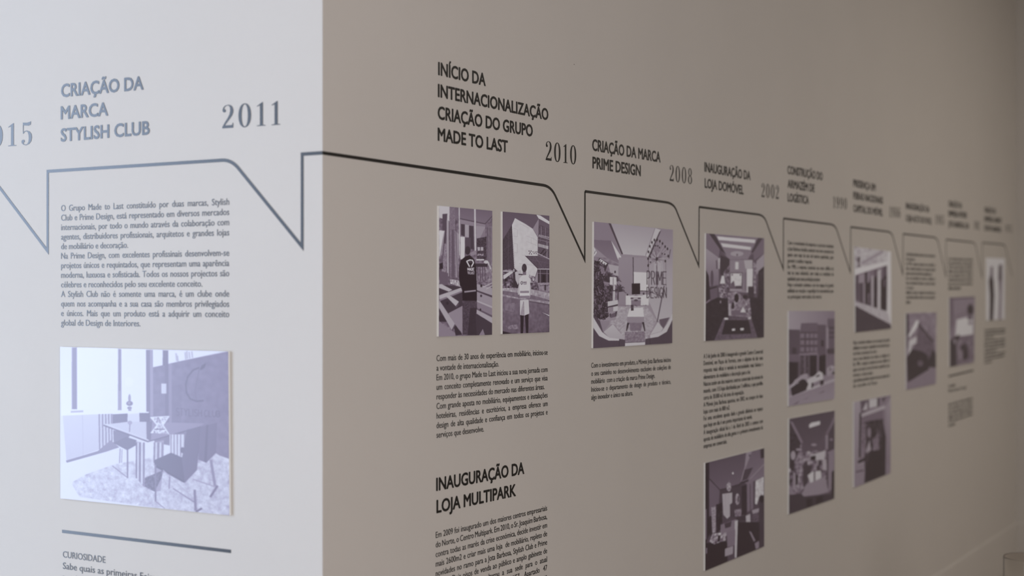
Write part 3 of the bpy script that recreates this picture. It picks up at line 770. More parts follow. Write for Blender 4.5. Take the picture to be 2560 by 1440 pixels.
a.p(0.62, (985, 740), (1050, 765), (1045, 825), (1000, 830), noise=0.16, ns=4); a.p(0.55, (1072, 822), (1188, 820), (1188, 912), (1095, 902), noise=0.05, ns=5); a.p(0.35, (1005, 825), (1072, 822), (1090, 890), (1015, 885), noise=0.1, ns=4); a.l(0.2, 5, (1100, 850), (1175, 850)); a.r(0.2, 1140, 840, 1155, 895)
a.p(0.44, (745, 870), (1010, 880), (1188, 915), (1188, 1290), (745, 1308), g2=0.36, noise=0.025, ns=7)
a.p(0.64, (745, 872), (900, 872), (1020, 885), (1188, 918), (1188, 985), (1010, 935), (745, 895), noise=0.05, ns=5); a.p(0.6, (745, 930), (880, 960), (1188, 1000), (1188, 1025), (1000, 992), (745, 950), noise=0.05, ns=5); a.l(0.25, 5, (1000, 1000), (1188, 1030))
a.p(0.86, (1116, 1100), (1186, 1128), (1186, 1138)); a.p(0.52, (760, 1020), (870, 1010), (850, 1100), (770, 1080), alpha=0.6, noise=0.05, ns=6); a.p(0.55, (770, 1230), (880, 1215), (900, 1260), (800, 1262), alpha=0.7, noise=0.08, ns=4); a.p(0.10, (746, 1278), (832, 1300), (746, 1308))
a.p(0.08, (913, 1122), (946, 1126), (938, 1300), (915, 1301)); a.p(0.08, (955, 1122), (990, 1120), (988, 1298), (966, 1297))
a.p(0.82, (910, 985), (990, 982), (998, 1112), (952, 1132), (909, 1126)); a.l(0.45, 6, (942, 1000), (946, 1128)); a.p(0.6, (918, 1100), (935, 1010), (940, 1126), (915, 1124))
a.p(0.74, (906, 795), (884, 905), (898, 965), (918, 915)); a.p(0.70, (1000, 795), (1019, 900), (1000, 970), (990, 910)); a.p(0.4, (893, 935), (910, 930), (906, 972), (896, 968))
a.p(0.86, (904, 782), (938, 745), (976, 745), (1006, 785), (1001, 968), (905, 972)); a.p(0.55, (911, 899), (994, 897), (994, 918), (911, 919)); a.p(0.52, (905, 945), (1001, 943), (1000, 968), (905, 970)); a.p(0.95, (911, 920), (994, 919), (996, 942), (908, 944))
a.p(0.45, (935, 710), (966, 710), (968, 748), (935, 750)); a.e(0.17, 950, 682, 23, 40); a.l(0.35, 5, (935, 660), (945, 690))
a.l(0.15, 5, (917, 826), (920, 812), (931, 810), (934, 824), (927, 838)); a.l(0.15, 5, (917, 826), (924, 838)); a.write('MADE', ((940, 812), (973, 812), (973, 824), (940, 824)), 0.4, 3); a.write('TO LAST', ((940, 828), (973, 828), (973, 838), (940, 838)), 0.45, 2)
a.blur(0.4)
panel('R', [(1256.6, 528.8), (1373.5, 539.4), (1373.5, 830.4), (1256.6, 835.2)], a, 'narrow purple print of a person in a safety vest before a building')

# --- white lounge print
a = Art(270, 430, [(65, 60), (900, 145), (893, 1347), (55, 1400)], 0.6)
a.p(0.56, (65, 60), (900, 145), (900, 600), (330, 520), (65, 430), g2=0.6)
a.p(0.66, (228, 76), (715, 128), (628, 424), (370, 405), g2=0.78); a.p(0.52, (65, 60), (220, 76), (350, 420), (245, 262), (65, 250))
a.p(0.22, (218, 76), (244, 80), (372, 402), (358, 408)); a.p(0.80, (712, 130), (772, 150), (640, 440), (608, 420)); a.l(0.45, 5, (710, 130), (610, 420)); a.p(0.20, (752, 175), (772, 148), (764, 190), (652, 440), (636, 436))
a.p(0.55, (775, 150), (900, 148), (897, 610), (650, 450), g2=0.68)
a.p(0.42, (65, 252), (246, 262), (345, 512), (205, 445), (70, 330), g2=0.5); a.p(0.86, (246, 260), (352, 430), (345, 512), (310, 440)); a.p(0.86, (65, 325), (96, 388), (65, 432)); a.l(0.2, 5, (70, 400), (80, 370))
a.p(0.50, (65, 430), (205, 445), (330, 515), (325, 945), (65, 1060), noise=0.03, ns=6); a.p(0.7, (215, 510), (325, 530), (322, 640), (240, 610))
a.p(0.18, (122, 445), (220, 500), (192, 562), (95, 500)); a.p(0.86, (132, 454), (206, 502), (186, 522), (114, 476))
a.p(0.60, (325, 440), (480, 440), (480, 945), (325, 945), g2=0.56); a.p(0.62, (485, 440), (645, 445), (645, 597), (485, 592)); a.l(0.18, 8, (478, 438), (481, 712)); a.p(0.92, (484, 592), (645, 598), (645, 792), (486, 790)); a.l(0.18, 8, (552, 792), (655, 797))
a.p(0.66, (645, 450), (897, 610), (890, 1065), (740, 1115), (645, 905), g2=0.74); a.l(0.5, 4, (780, 480), (775, 600)); a.p(0.78, (700, 480), (790, 470), (790, 590), (700, 590), alpha=0.5)
a.p(0.18, (65, 470), (115, 480), (150, 640), (195, 800), (222, 1060), (165, 1102), (65, 1055), noise=0.12, ns=2.2)
rr = random.Random(3)
for i in range(150):
    x = 70 + rr.random() ** 1.4 * 130; y = 470 + rr.random() * 600
    a.l(rr.choice((0.08, 0.12, 0.16, 0.22, 0.45)), 5 + rr.random() * 5, (x, y), (x + rr.uniform(-30, 30), y + rr.uniform(20, 70)))
for cx, cy, R_, n in ((222, 700, 130, 34), (335, 800, 90, 22), (240, 800, 90, 24), (300, 690, 70, 14)):
    for i in range(n):
        t = -math.pi * (0.02 + 0.96 * (i + rr.random() * 0.6) / n); q = rr.uniform(0.75, 1) * R_
        tip = (cx + q * math.cos(t) * 0.8, cy + q * math.sin(t) + 0.28 * q * abs(math.cos(t)))
        mid = (cx + q * math.cos(t) * 0.42, cy + q * math.sin(t) * 0.75)
        g = rr.choice((0.13, 0.18, 0.26))
        a.l(g, 8, (cx, cy), mid); a.l(g, 5, mid, tip)
a.r(0.22, 200, 740, 260, 900, noise=0.08, ns=3); a.l(0.25, 14, (322, 740), (318, 900)); a.e(0.2, 288, 592, 9, 14)
a.p(0.72, (400, 838), (645, 826), (645, 948), (400, 948)); a.p(0.88, (402, 845), (440, 842), (440, 940), (402, 940)); a.p(0.88, (580, 835), (645, 832), (640, 940), (580, 940)); a.l(0.3, 6, (395, 945), (400, 985)); a.l(0.3, 6, (612, 940), (618, 985))
a.p(0.92, (438, 848), (580, 846), (577, 952), (562, 952), (560, 885), (456, 885), (456, 952), (440, 952)); a.r(0.35, 452, 862, 560, 882); a.r(0.8, 482, 866, 528, 878); a.p(0.5, (456, 890), (560, 890), (556, 945), (460, 945)); a.e(0.25, 508, 893, 22, 10)
a.l(0.5, 7, (325, 945), (620, 950))
a.p(0.06, (464, 714), (552, 712), (553, 828), (465, 830)); a.r(0.5, 500, 828, 516, 842); a.r(0.6, 484, 840, 532, 848); a.e(0.15, 419, 832, 8, 10); a.e(0.15, 589, 822, 9, 13)
a.p(0.68, (325, 955), (625, 955), (725, 1105), (605, 1335), (390, 1338), (290, 1150), (230, 1140), noise=0.03, ns=4)
for i in range(60):
    x = rr.uniform(280, 690); y = rr.uniform(1080, 1320); dx = 26 if (int(x / 55) % 2) else -26
    a.l(rr.choice((0.5, 0.55, 0.8)), 5, (x, y), (x + dx, y + 20), alpha=0.7)
a.p(0.46, (392, 1225), (600, 1222), (606, 1332), (390, 1336), noise=0.05, ns=3, alpha=0.8); a.p(0.82, (390, 1345), (605, 1335), (605, 1362), (392, 1378)); a.l(0.2, 4, (395, 1340), (605, 1330))
a.p(0.86, (232, 644), (304, 648), (304, 728), (232, 728)); a.l(0.3, 4, (268, 650), (268, 726)); a.p(0.78, (270, 732), (289, 732), (286, 892), (265, 892)); a.r(0.3, 268, 785, 288, 795)
a.p(0.80, (210, 905), (318, 888), (318, 1000), (214, 1018)); a.p(0.22, (213, 956), (318, 932), (318, 950), (213, 972)); a.p(0.55, (216, 975), (268, 962), (268, 1008), (216, 1018)); a.p(0.2, (228, 1035), (244, 1028), (244, 1070), (232, 1070)); a.p(0.2, (290, 1015), (312, 1005), (300, 1065), (292, 1062)); a.p(0.6, (205, 1092), (300, 1068), (290, 1102), (215, 1108)); a.p(0.35, (240, 1040), (292, 1020), (292, 1068), (240, 1078))
a.p(0.90, (442, 975), (582, 968), (594, 1066), (416, 1066)); a.p(0.58, (415, 1066), (594, 1066), (592, 1126), (418, 1132)); a.p(0.38, (440, 1130), (576, 1128), (560, 1215), (448, 1215), alpha=0.7); a.p(0.10, (416, 1128), (440, 1130), (412, 1220), (404, 1210)); a.p(0.10, (572, 1124), (594, 1122), (607, 1220), (597, 1218))
a.p(0.22, (455, 938), (482, 938), (484, 1000), (455, 1002), noise=0.08); a.l(0.3, 8, (495, 940), (520, 955))
a.l(0.30, 9, (727, 470), (731, 860)); a.l(0.32, 7, (641, 440), (643, 830)); a.l(0.28, 11, (806, 740), (732, 1120)); a.l(0.30, 7, (650, 800), (790, 855)); a.l(0.3, 6, (640, 830), (690, 790)); a.l(0.25, 7, (872, 355), (856, 450)); a.l(0.4, 4, (822, 480), (826, 800))
SEEDS = [(637, 525), (636, 452), (640, 380), (655, 322), (677, 280), (703, 255), (732, 252), (760, 268), (788, 292), (816, 325), (841, 348), (848, 425), (818, 478), (661, 436), (661, 490), (697, 322), (717, 315), (739, 318), (757, 335), (784, 400), (812, 405), (670, 390)]
for x, y in SEEDS:
    a.l(0.38, 3, (728, 455), (x, y))
for i in range(40):
    t = rr.uniform(0, 2 * math.pi)
    a.l(rr.choice((0.3, 0.85)), 2.5, (728, 455), (728 + 85 * math.cos(t) * rr.uniform(0.5, 1), 440 + 85 * math.sin(t) * rr.uniform(0.5, 1)))
for i, (x, y) in enumerate(SEEDS):
    a.e(0.06, x, y, 8 if i < 13 else 6, 15 if i < 13 else 10)
a.e(0.15, 728, 455, 11, 22)
a.write('PRIME', ((620, 582), (834, 592), (834, 726), (620, 726)), 0.14, 8); a.write('DESIGN', ((620, 754), (834, 758), (834, 866), (620, 866)), 0.14, 8)

a.p(0.26, (58, 1040), (130, 1110), (170, 1225), (330, 1300), (396, 1310), (392, 1382), (56, 1400)); a.p(0.55, (128, 1112), (228, 1105), (226, 1145), (162, 1228)); a.p(0.3, (60, 1105), (110, 1140), (160, 1230), (120, 1210))
a.p(0.78, (165, 1228), (266, 1145), (394, 1300), (330, 1302), (230, 1290), g2=0.7); a.p(0.82, (57, 1065), (85, 1115), (150, 1225), (230, 1288), (334, 1300), (334, 1318), (220, 1318), (120, 1270), (57, 1180)); a.l(0.15, 5, (334, 1300), (330, 1385))
a.blur(0.35)
a.p(0.34, (752, 1095), (862, 1072), (800, 1190), (770, 1170)); a.p(0.78, (662, 1252), (740, 1120), (792, 1185), (775, 1220)); a.p(0.80, (658, 1258), (778, 1222), (832, 1150), (892, 1035), (892, 1095), (832, 1225), (742, 1278), (658, 1292)); a.p(0.24, (655, 1292), (742, 1278), (832, 1225), (892, 1100), (893, 1347), (604, 1364), (608, 1300)); a.l(0.12, 5, (655, 1292), (658, 1360))
panel('R', [(1485.3, 554.2), (1682.5, 574.2), (1680.9, 858), (1483, 870.6)], a, 'square purple print of a white lounge with a dandelion wall graphic')

# --- long showroom print
a = Art(190, 330, [(118, 108), (792, 165), (790, 1318), (110, 1360)], 0.3)
a.p(0.48, (118, 108), (792, 165), (660, 340), (600, 410), (390, 412), (280, 300), g2=0.52)
a.p(0.44, (118, 112), (160, 112), (275, 300), (262, 385), (118, 280)); a.p(0.18, (152, 112), (216, 116), (352, 362), (285, 305)); a.p(0.22, (718, 165), (775, 165), (662, 335), (636, 330)); a.p(0.42, (775, 165), (792, 168), (790, 340), (672, 425), (664, 335)); a.l(0.3, 10, (650, 335), (610, 400))
a.p(0.92, (246, 145), (688, 185), (682, 222), (264, 187)); a.p(0.86, (288, 222), (638, 268), (632, 302), (312, 266)); a.e(0.66, 475, 345, 75, 30); a.e(0.3, 477, 358, 8, 14)
a.p(0.64, (118, 282), (262, 388), (266, 705), (160, 722), (118, 545), g2=0.45); a.e(0.30, 187, 632, 18, 98); a.p(0.78, (262, 395), (280, 395), (274, 520), (264, 520)); a.p(0.3, (232, 420), (245, 420), (250, 520), (236, 520))
a.p(0.54, (390, 415), (645, 415), (645, 802), (390, 780)); a.p(0.18, (284, 362), (390, 405), (388, 600), (284, 590)); a.p(0.4, (320, 560), (390, 470), (388, 760), (330, 760), noise=0.12, ns=4)
a.p(0.34, (392, 560), (545, 560), (540, 768), (392, 766)); a.p(0.88, (402, 572), (532, 572), (526, 722), (402, 722), noise=0.05, ns=4); a.p(0.35, (404, 690), (440, 655), (455, 740), (404, 742)); a.p(0.25, (460, 715), (526, 715), (524, 748), (456, 748)); a.r(0.65, 395, 752, 535, 770); a.e(0.4, 420, 588, 9, 12); a.e(0.4, 515, 588, 9, 12)
a.r(0.86, 455, 440, 492, 525); a.p(0.72, (556, 420), (655, 418), (655, 510), (572, 520)); a.p(0.92, (588, 520), (658, 515), (656, 722), (588, 722)); a.p(0.45, (560, 560), (588, 560), (588, 770), (562, 770)); a.p(0.5, (662, 430), (705, 450), (692, 802), (672, 802), noise=0.1, ns=3); a.r(0.85, 588, 722, 602, 790); a.r(0.18, 605, 725, 672, 850)
a.p(0.62, (700, 430), (790, 345), (790, 500), (700, 600)); a.p(0.14, (722, 548), (790, 488), (790, 1318), (700, 1220), noise=0.03, ns=5); a.p(0.35, (694, 600), (722, 560), (715, 720), (694, 750))
a.p(0.94, (278, 690), (300, 600), (326, 600), (338, 690)); a.l(0.5, 8, (308, 690), (308, 770)); a.p(0.45, (262, 722), (352, 722), (362, 866), (280, 870), noise=0.16, ns=3); a.p(0.10, (118, 530), (150, 600), (166, 866), (114, 905)); a.p(0.36, (166, 755), (245, 722), (248, 852), (176, 878)); a.p(0.15, (158, 740), (245, 720), (245, 735), (158, 760))
a.p(0.11, (113, 920), (250, 850), (370, 862), (385, 1062), (215, 1350), (110, 1360), noise=0.015, ns=5); a.p(0.12, (600, 845), (715, 855), (790, 900), (790, 1318), (705, 1320), (636, 1080), noise=0.015, ns=5); a.p(0.45, (115, 905), (160, 870), (165, 890), (115, 925)); a.l(0.6, 12, (285, 890), (285, 915))
a.p(0.52, (370, 800), (480, 780), (590, 900), (640, 1082), (375, 1062), noise=0.08, ns=4); a.p(0.4, (410, 1000), (600, 1000), (600, 1060), (410, 1060)); a.e(0.07, 470, 858, 26, 52); a.e(0.10, 428, 945, 16, 42); a.p(0.88, (512, 1022), (545, 958), (578, 1024)); a.p(0.45, (572, 870), (622, 860), (642, 1062), (584, 1052), noise=0.14, ns=3); a.e(0.12, 570, 845, 30, 26); a.p(0.7, (380, 920), (400, 920), (405, 1062), (378, 1060))
a.p(0.34, (320, 1090), (640, 1085), (712, 1320), (213, 1350), noise=0.03, ns=3); a.p(0.10, (342, 1112), (612, 1115), (642, 1272), (298, 1282)); a.r(0.88, 330, 1086, 372, 1108); a.r(0.8, 604, 1080, 636, 1102); a.p(0.86, (416, 1214), (452, 1211), (453, 1236), (418, 1239)); a.p(0.86, (514, 1208), (552, 1205), (553, 1230), (516, 1235))
panel('R', [(1765.4, 583.3), (1910.5, 595.5), (1910, 843.7), (1763.7, 852.8)], a, 'purple print of a long furniture showroom with two bright ceiling lights')

# --- dark office print
a = Art(190, 330, [(102, 208), (745, 45), (745, 1118), (100, 1385)], 0.26)
a.p(0.30, (145, 198), (560, 92), (490, 425), (260, 502), (150, 380), g2=0.38); a.p(0.56, (548, 95), (612, 80), (576, 255), (500, 392), (482, 425), (530, 250)); a.p(0.38, (612, 78), (745, 45), (745, 350), (562, 442), (500, 405), (530, 290), g2=0.46); a.p(0.22, (530, 282), (622, 255), (562, 382), (500, 402)); a.p(0.16, (480, 420), (572, 385), (572, 410), (470, 445)); a.p(0.13, (700, 58), (745, 45), (745, 150), (705, 162)); a.l(0.55, 10, (745, 220), (590, 380))
a.e(0.92, 403, 320, 9, 11); a.e(0.3, 585, 128, 10, 14)
a.p(0.38, (145, 390), (260, 502), (240, 765), (148, 800)); a.p(0.22, (260, 500), (552, 432), (552, 765), (392, 802), (260, 705)); a.l(0.12, 8, (150, 380), (260, 500), (480, 445))
a.e(0.62, 360, 468, 26, 48, noise=0.1); a.l(0.5, 6, (362, 400), (362, 440)); a.p(0.72, (288, 545), (396, 530), (396, 640), (370, 660), (372, 785), (340, 815), (298, 765)); 
for x in (305, 322, 340, 357):
    a.l(0.6, 4, (x, 545), (x, 780))
a.e(0.62, 452, 602, 23, 62, noise=0.1); a.e(0.25, 462, 600, 10, 36); a.p(0.5, (420, 722), (496, 700), (492, 782), (430, 792), noise=0.1); a.p(0.12, (498, 460), (552, 448), (552, 772), (498, 772)); a.p(0.18, (430, 800), (560, 770), (560, 830), (440, 850))
a.p(0.44, (555, 438), (622, 408), (622, 702), (560, 742)); a.l(0.2, 8, (590, 440), (592, 720)); a.p(0.82, (650, 402), (738, 358), (738, 560), (692, 565), (662, 662), (644, 650), noise=0.06, ns=5); a.e(0.08, 716, 602, 26, 46); a.l(0.3, 10, (632, 430), (630, 620))
a.p(0.72, (544, 782), (590, 762), (596, 940), (550, 952)); a.p(0.62, (610, 722), (688, 700), (682, 742), (620, 762)); a.p(0.75, (600, 905), (688, 878), (682, 922), (600, 942)); a.p(0.3, (620, 762), (680, 742), (680, 880), (610, 900), noise=0.06); a.p(0.20, (690, 650), (745, 630), (745, 1118), (690, 1140))
a.p(0.60, (168, 690), (216, 680), (216, 960), (180, 972), noise=0.06); a.p(0.10, (220, 660), (288, 640), (288, 900), (225, 985), noise=0.05); a.p(0.12, (145, 790), (170, 780), (180, 980), (150, 1000))
a.p(0.10, (455, 850), (690, 850), (692, 1140), (448, 1242)); a.p(0.08, (106, 1080), (340, 1060), (345, 1290), (102, 1385))
a.p(0.48, (270, 880), (442, 818), (432, 925), (332, 1002), (268, 965)); a.p(0.2, (310, 870), (390, 840), (380, 900), (320, 920)); a.p(0.78, (424, 840), (456, 828), (450, 1000), (442, 1238), (424, 1240)); a.p(0.46, (338, 962), (430, 930), (426, 1102), (344, 1122)); a.p(0.6, (148, 1065), (180, 978), (332, 960), (322, 1050), (200, 1092), noise=0.18, ns=4); a.p(0.1, (240, 1000), (270, 990), (260, 1060), (235, 1070)); a.p(0.62, (318, 1142), (406, 1110), (402, 1196), (316, 1226)); a.p(0.5, (102, 1140), (122, 1130), (122, 1190), (102, 1200))
a.p(0.52, (578, 950), (602, 960), (648, 1052), (630, 1064)); a.p(0.52, (640, 1082), (688, 1055), (688, 1130), (652, 1148)); a.p(0.08, (102, 208), (146, 198), (142, 800), (160, 950), (112, 1080), (106, 1380), (100, 1385))
a.r(0.45, 104, 710, 118, 1040)
panel('R', [(1763.4, 1157.7), (1910.7, 1120.3), (1910.7, 1366.2), (1763, 1427.4)], a, 'dark purple print of a cluttered office, lowest of all prints')

# --- parked cars print
a = Art(140, 240, [(122, 95), (760, 95), (755, 1315), (122, 1415)], 0.5)
a.p(0.64, (122, 95), (760, 95), (757, 500), (122, 500), g2=0.48, d='h')
a.r(0.34, 660, 205, 760, 890); a.r(0.56, 640, 330, 672, 640); a.r(0.22, 672, 318, 757, 350); a.r(0.24, 672, 380, 757, 420); a.r(0.24, 672, 450, 757, 480); a.r(0.2, 650, 620, 757, 690); a.r(0.4, 645, 700, 757, 890)
a.p(0.28, (124, 355), (276, 360), (276, 1100), (124, 1140)); a.r(0.18, 172, 608, 228, 692); a.p(0.36, (124, 700), (276, 700), (276, 800), (124, 800)); a.p(0.08, (124, 805), (252, 812), (246, 1090), (124, 1140))
a.p(0.36, (294, 270), (522, 264), (522, 720), (278, 720), (280, 390)); a.p(0.31, (520, 290), (637, 292), (637, 985), (520, 985)); a.r(0.26, 280, 385, 520, 680)
for y in (412, 505, 600):
    for x, w in ((285, 52), (362, 42), (418, 44), (474, 44)):
        a.r(0.46, x, y, x + w, y + 62)
a.r(0.14, 568, 505, 606, 592); a.p(0.48, (268, 690), (522, 668), (522, 706), (268, 716)); a.r(0.22, 280, 716, 402, 985, noise=0.06); a.r(0.45, 338, 720, 352, 960); a.r(0.06, 408, 712, 510, 1005); a.p(0.06, (540, 722), (636, 700), (632, 985), (540, 985)); a.r(0.42, 510, 700, 540, 985)
a.p(0.50, (122, 1120), (757, 960), (757, 1315), (122, 1415), g2=0.56); a.p(0.66, (122, 1300), (757, 1070), (757, 1030), (580, 1090), (150, 1262)); a.p(0.4, (160, 1400), (280, 1330), (240, 1380)); a.p(0.42, (300, 1330), (400, 1290), (380, 1310)); a.p(0.4, (520, 1245), (620, 1190), (600, 1225))
a.p(0.78, (340, 1060), (470, 1000), (545, 930), (592, 960), (602, 1105), (430, 1182), (335, 1182)); a.p(0.12, (492, 1002), (548, 972), (545, 1000), (505, 1015)); a.p(0.52, (465, 1092), (556, 1050), (556, 1110), (462, 1152)); a.p(0.08, (436, 1092), (466, 1092), (460, 1150), (436, 1170)); a.p(0.10, (556, 1060), (604, 1045), (604, 1112), (556, 1130))
a.p(0.62, (196, 1062), (330, 968), (384, 966), (384, 1070), (220, 1105)); a.p(0.12, (248, 1082), (312, 1038), (335, 1048), (272, 1090)); a.p(0.66, (124, 1160), (210, 1062), (215, 1120), (150, 1180)); a.p(0.07, (150, 1165), (212, 1122), (345, 1040), (395, 1105), (362, 1192), (170, 1278)); a.l(0.6, 12, (155, 1285), (360, 1200))
a.e(0.62, 712, 915, 58, 62, noise=0.1); a.p(0.08, (680, 872), (704, 900), (692, 932)); a.p(0.14, (720, 940), (757, 930), (757, 972), (725, 980)); a.p(0.6, (650, 930), (700, 920), (690, 1000), (650, 990))
panel('R', [(1972, 777.2), (2087, 777.2), (2086.3, 997.5), (1972, 1015.5)], a, 'blurred purple print of parked cars before grey buildings')

# --- busy hall print
a = Art(140, 260, [(115, 185), (680, 80), (675, 1175), (112, 1370)], 0.3)
a.p(0.24, (115, 185), (680, 80), (580, 375), (350, 595), (280, 480), g2=0.3); a.p(0.84, (360, 262), (390, 235), (496, 214), (496, 258), (365, 300)); a.e(0.55, 420, 508, 35, 17)
a.p(0.16, (116, 200), (130, 215), (265, 500), (250, 700), (118, 760), noise=0.03, ns=4); a.p(0.46, (120, 212), (162, 228), (284, 470), (268, 502)); a.p(0.42, (680, 145), (680, 212), (582, 385), (570, 370)); a.p(0.22, (680, 212), (678, 560), (590, 600), (590, 400))
a.p(0.4, (118, 760), (300, 600), (560, 560), (672, 700), (660, 1060), (260, 1140), (118, 1120), noise=0.14, ns=6)
a.e(0.62, 165, 640, 30, 55); a.p(0.52, (200, 690), (265, 488), (285, 700), (262, 1045), (212, 1082), noise=0.1, ns=4); a.p(0.08, (195, 880), (226, 880), (222, 1002), (195, 1004)); a.p(0.56, (163, 850), (192, 850), (192, 1062), (163, 1062)); a.p(0.12, (140, 720), (180, 700), (178, 830), (140, 830)); a.r(0.6, 205, 555, 262, 580); a.r(0.5, 120, 1040, 155, 1110)
a.p(0.18, (290, 800), (340, 700), (345, 980), (290, 1040)); a.p(0.74, (368, 642), (562, 578), (552, 692), (430, 700)); a.p(0.04, (380, 652), (442, 640), (442, 696), (380, 702)); a.p(0.18, (340, 762), (388, 762), (380, 882), (340, 880)); a.p(0.20, (470, 700), (505, 700), (492, 832), (448, 802)); a.p(0.82, (345, 885), (400, 842), (505, 828), (514, 912), (432, 985), (380, 992)); a.l(0.18, 15, (428, 830), (428, 965)); a.p(0.6, (455, 700), (478, 700), (470, 770), (455, 770))
a.r(0.52, 565, 388, 596, 565); a.p(0.50, (590, 602), (672, 560), (668, 832), (632, 1062), (600, 1085)); a.p(0.2, (580, 620), (600, 610), (600, 1060), (580, 1040)); a.p(0.66, (524, 692), (576, 690), (576, 822), (530, 822)); a.e(0.5, 635, 445, 20, 14)
a.p(0.54, (255, 1150), (330, 1000), (560, 900), (602, 1092), (480, 1125)); a.p(0.17, (113, 1130), (262, 1110), (300, 1150), (676, 1108), (675, 1175), (112, 1370)); a.p(0.06, (328, 1182), (402, 1166), (402, 1262), (328, 1285)); a.p(0.06, (445, 1160), (532, 1138), (532, 1222), (445, 1246)); a.p(0.09, (640, 842), (676, 820), (675, 1140), (635, 1140))
panel('R', [(1973.2, 1047.3), (2087, 1026.1), (2086, 1246.6), (1972.6, 1286)], a, 'dark blurred print of a busy hall, directly under the parked cars print')

# --- colonnade print
a = Art(110, 220, [(150, 95), (650, 160), (655, 1225), (160, 1280)], 0.74)
a.p(0.74, (150, 95), (650, 160), (650, 400), (150, 480), noise=0.05, ns=5); a.p(0.6, (235, 320), (530, 140), (560, 175), (255, 350)); a.p(0.88, (152, 405), (590, 295), (650, 200), (650, 340), (160, 488)); a.p(0.10, (195, 240), (226, 238), (222, 372), (198, 385)); a.l(0.45, 22, (180, 270), (230, 375))
a.p(0.44, (163, 488), (602, 350), (592, 985), (163, 855)); a.p(0.25, (165, 500), (202, 490), (202, 835), (165, 832)); a.p(0.26, (208, 600), (272, 590), (272, 885), (212, 855)); a.p(0.58, (210, 490), (285, 470), (285, 590), (210, 600)); a.p(0.56, (272, 600), (298, 600), (298, 880), (274, 880))
a.p(0.04, (298, 450), (326, 445), (326, 895), (298, 884)); a.p(0.12, (325, 610), (345, 590), (376, 520), (378, 905), (325, 892)); a.p(0.52, (328, 450), (362, 440), (360, 580), (330, 600)); a.p(0.42, (336, 745), (358, 735), (356, 880), (336, 880)); a.p(0.32, (420, 420), (466, 408), (462, 505), (420, 505)); a.p(0.06, (418, 510), (464, 505), (462, 942), (416, 932)); a.p(0.28, (540, 372), (597, 358), (590, 560), (542, 560)); a.p(0.06, (512, 560), (596, 480), (590, 985), (512, 962)); a.p(0.35, (550, 560), (580, 540), (572, 640), (552, 660))
a.p(0.68, (384, 500), (416, 495), (414, 935), (384, 910)); a.p(0.78, (470, 432), (512, 402), (508, 965), (470, 950)); a.p(0.86, (598, 160), (650, 160), (655, 1180), (598, 1040))
a.p(0.72, (158, 852), (600, 1005), (655, 1178), (156, 912), noise=0.04); a.p(0.19, (156, 908), (642, 1165), (655, 1225), (160, 1280))
panel('R', [(2137, 617), (2227.4, 629), (2228.3, 821), (2138.9, 831)], a, 'blurred pale print of a white colonnade with dark openings')

# --- doorway print
a = Art(110, 250, [(92, 610), (432, 545), (430, 1265), (95, 1400)], 0.48)
a.p(0.62, (92, 610), (156, 600), (142, 1120), (95, 1400), g2=0.5); a.p(0.30, (152, 602), (236, 588), (232, 680), (164, 722)); a.p(0.72, (172, 690), (215, 602), (220, 680)); a.p(0.78, (236, 590), (306, 578), (306, 650), (236, 668)); a.p(0.22, (306, 578), (330, 572), (326, 655), (306, 655)); a.p(0.2, (346, 585), (392, 556), (366, 612)); a.p(0.68, (160, 722), (378, 640), (382, 672), (168, 752)); a.p(0.40, (164, 752), (362, 680), (362, 775), (164, 825))
a.p(0.16, (163, 835), (210, 788), (356, 768), (387, 930), (384, 1250), (200, 1355), (190, 1080), noise=0.05, ns=5); a.p(0.4, (165, 830), (205, 810), (205, 1080), (170, 1080), noise=0.08); a.p(0.05, (145, 715), (162, 712), (156, 1125), (138, 1125)); a.p(0.08, (128, 1155), (202, 1118), (192, 1152), (134, 1180)); a.e(0.5, 235, 895, 16, 45); a.p(0.62, (208, 1060), (238, 960), (252, 1052), (216, 1084)); a.p(0.44, (268, 960), (325, 890), (322, 1062), (268, 1062), noise=0.06); a.p(0.07, (250, 1062), (345, 1050), (352, 890), (386, 930), (384, 1280), (190, 1358), (202, 1210)); a.p(0.6, (385, 650), (432, 560), (430, 1215), (392, 1150), g2=0.45); a.p(0.12, (345, 770), (362, 765), (364, 900), (348, 900))
a.p(0.52, (108, 1195), (190, 1170), (186, 1345), (95, 1398)); a.l(0.25, 14, (115, 1255), (180, 1240)); a.l(0.6, 10, (130, 1190), (186, 1172))
panel('R', [(2135, 1005.2), (2227, 987.6), (2226.5, 1182.6), (2135.7, 1219.2)], a, 'blurred purple print of a dark doorway, lowest print of its column')

# --- gabled building print
a = Art(110, 210, [(120, 60), (470, 50), (465, 880), (120, 950)], 0.5)
a.p(0.50, (120, 60), (470, 50), (468, 500), (120, 500), noise=0.03, ns=7); a.p(0.18, (120, 68), (150, 78), (150, 300), (124, 355)); a.p(0.42, (370, 200), (395, 190), (395, 300), (370, 300)); a.p(0.9, (148, 320), (236, 148), (268, 150), (250, 220), (160, 345)); a.p(0.34, (240, 330), (266, 188), (432, 388), (462, 560), (462, 695), (370, 690), (190, 520), noise=0.02, ns=5); a.l(0.18, 26, (264, 195), (430, 392)); a.p(0.8, (152, 385), (242, 330), (238, 412), (182, 442), (172, 582), (146, 582)); a.p(0.3, (130, 350), (150, 330), (150, 460), (130, 480))
a.p(0.09, (186, 480), (300, 505), (372, 550), (384, 725), (138, 872), (126, 582)); a.p(0.10, (428, 480), (464, 540), (464, 695), (372, 690), (380, 600)); a.e(0.32, 285, 640, 30, 42); a.e(0.12, 290, 590, 26, 30)
a.p(0.48, (126, 872), (372, 722), (466, 692), (465, 880), (120, 950))
panel('R', [(2265.8, 783), (2341.2, 780.8), (2340, 959.5), (2265.8, 974.5)], a, 'blurred purple print of a gabled building among dark trees')

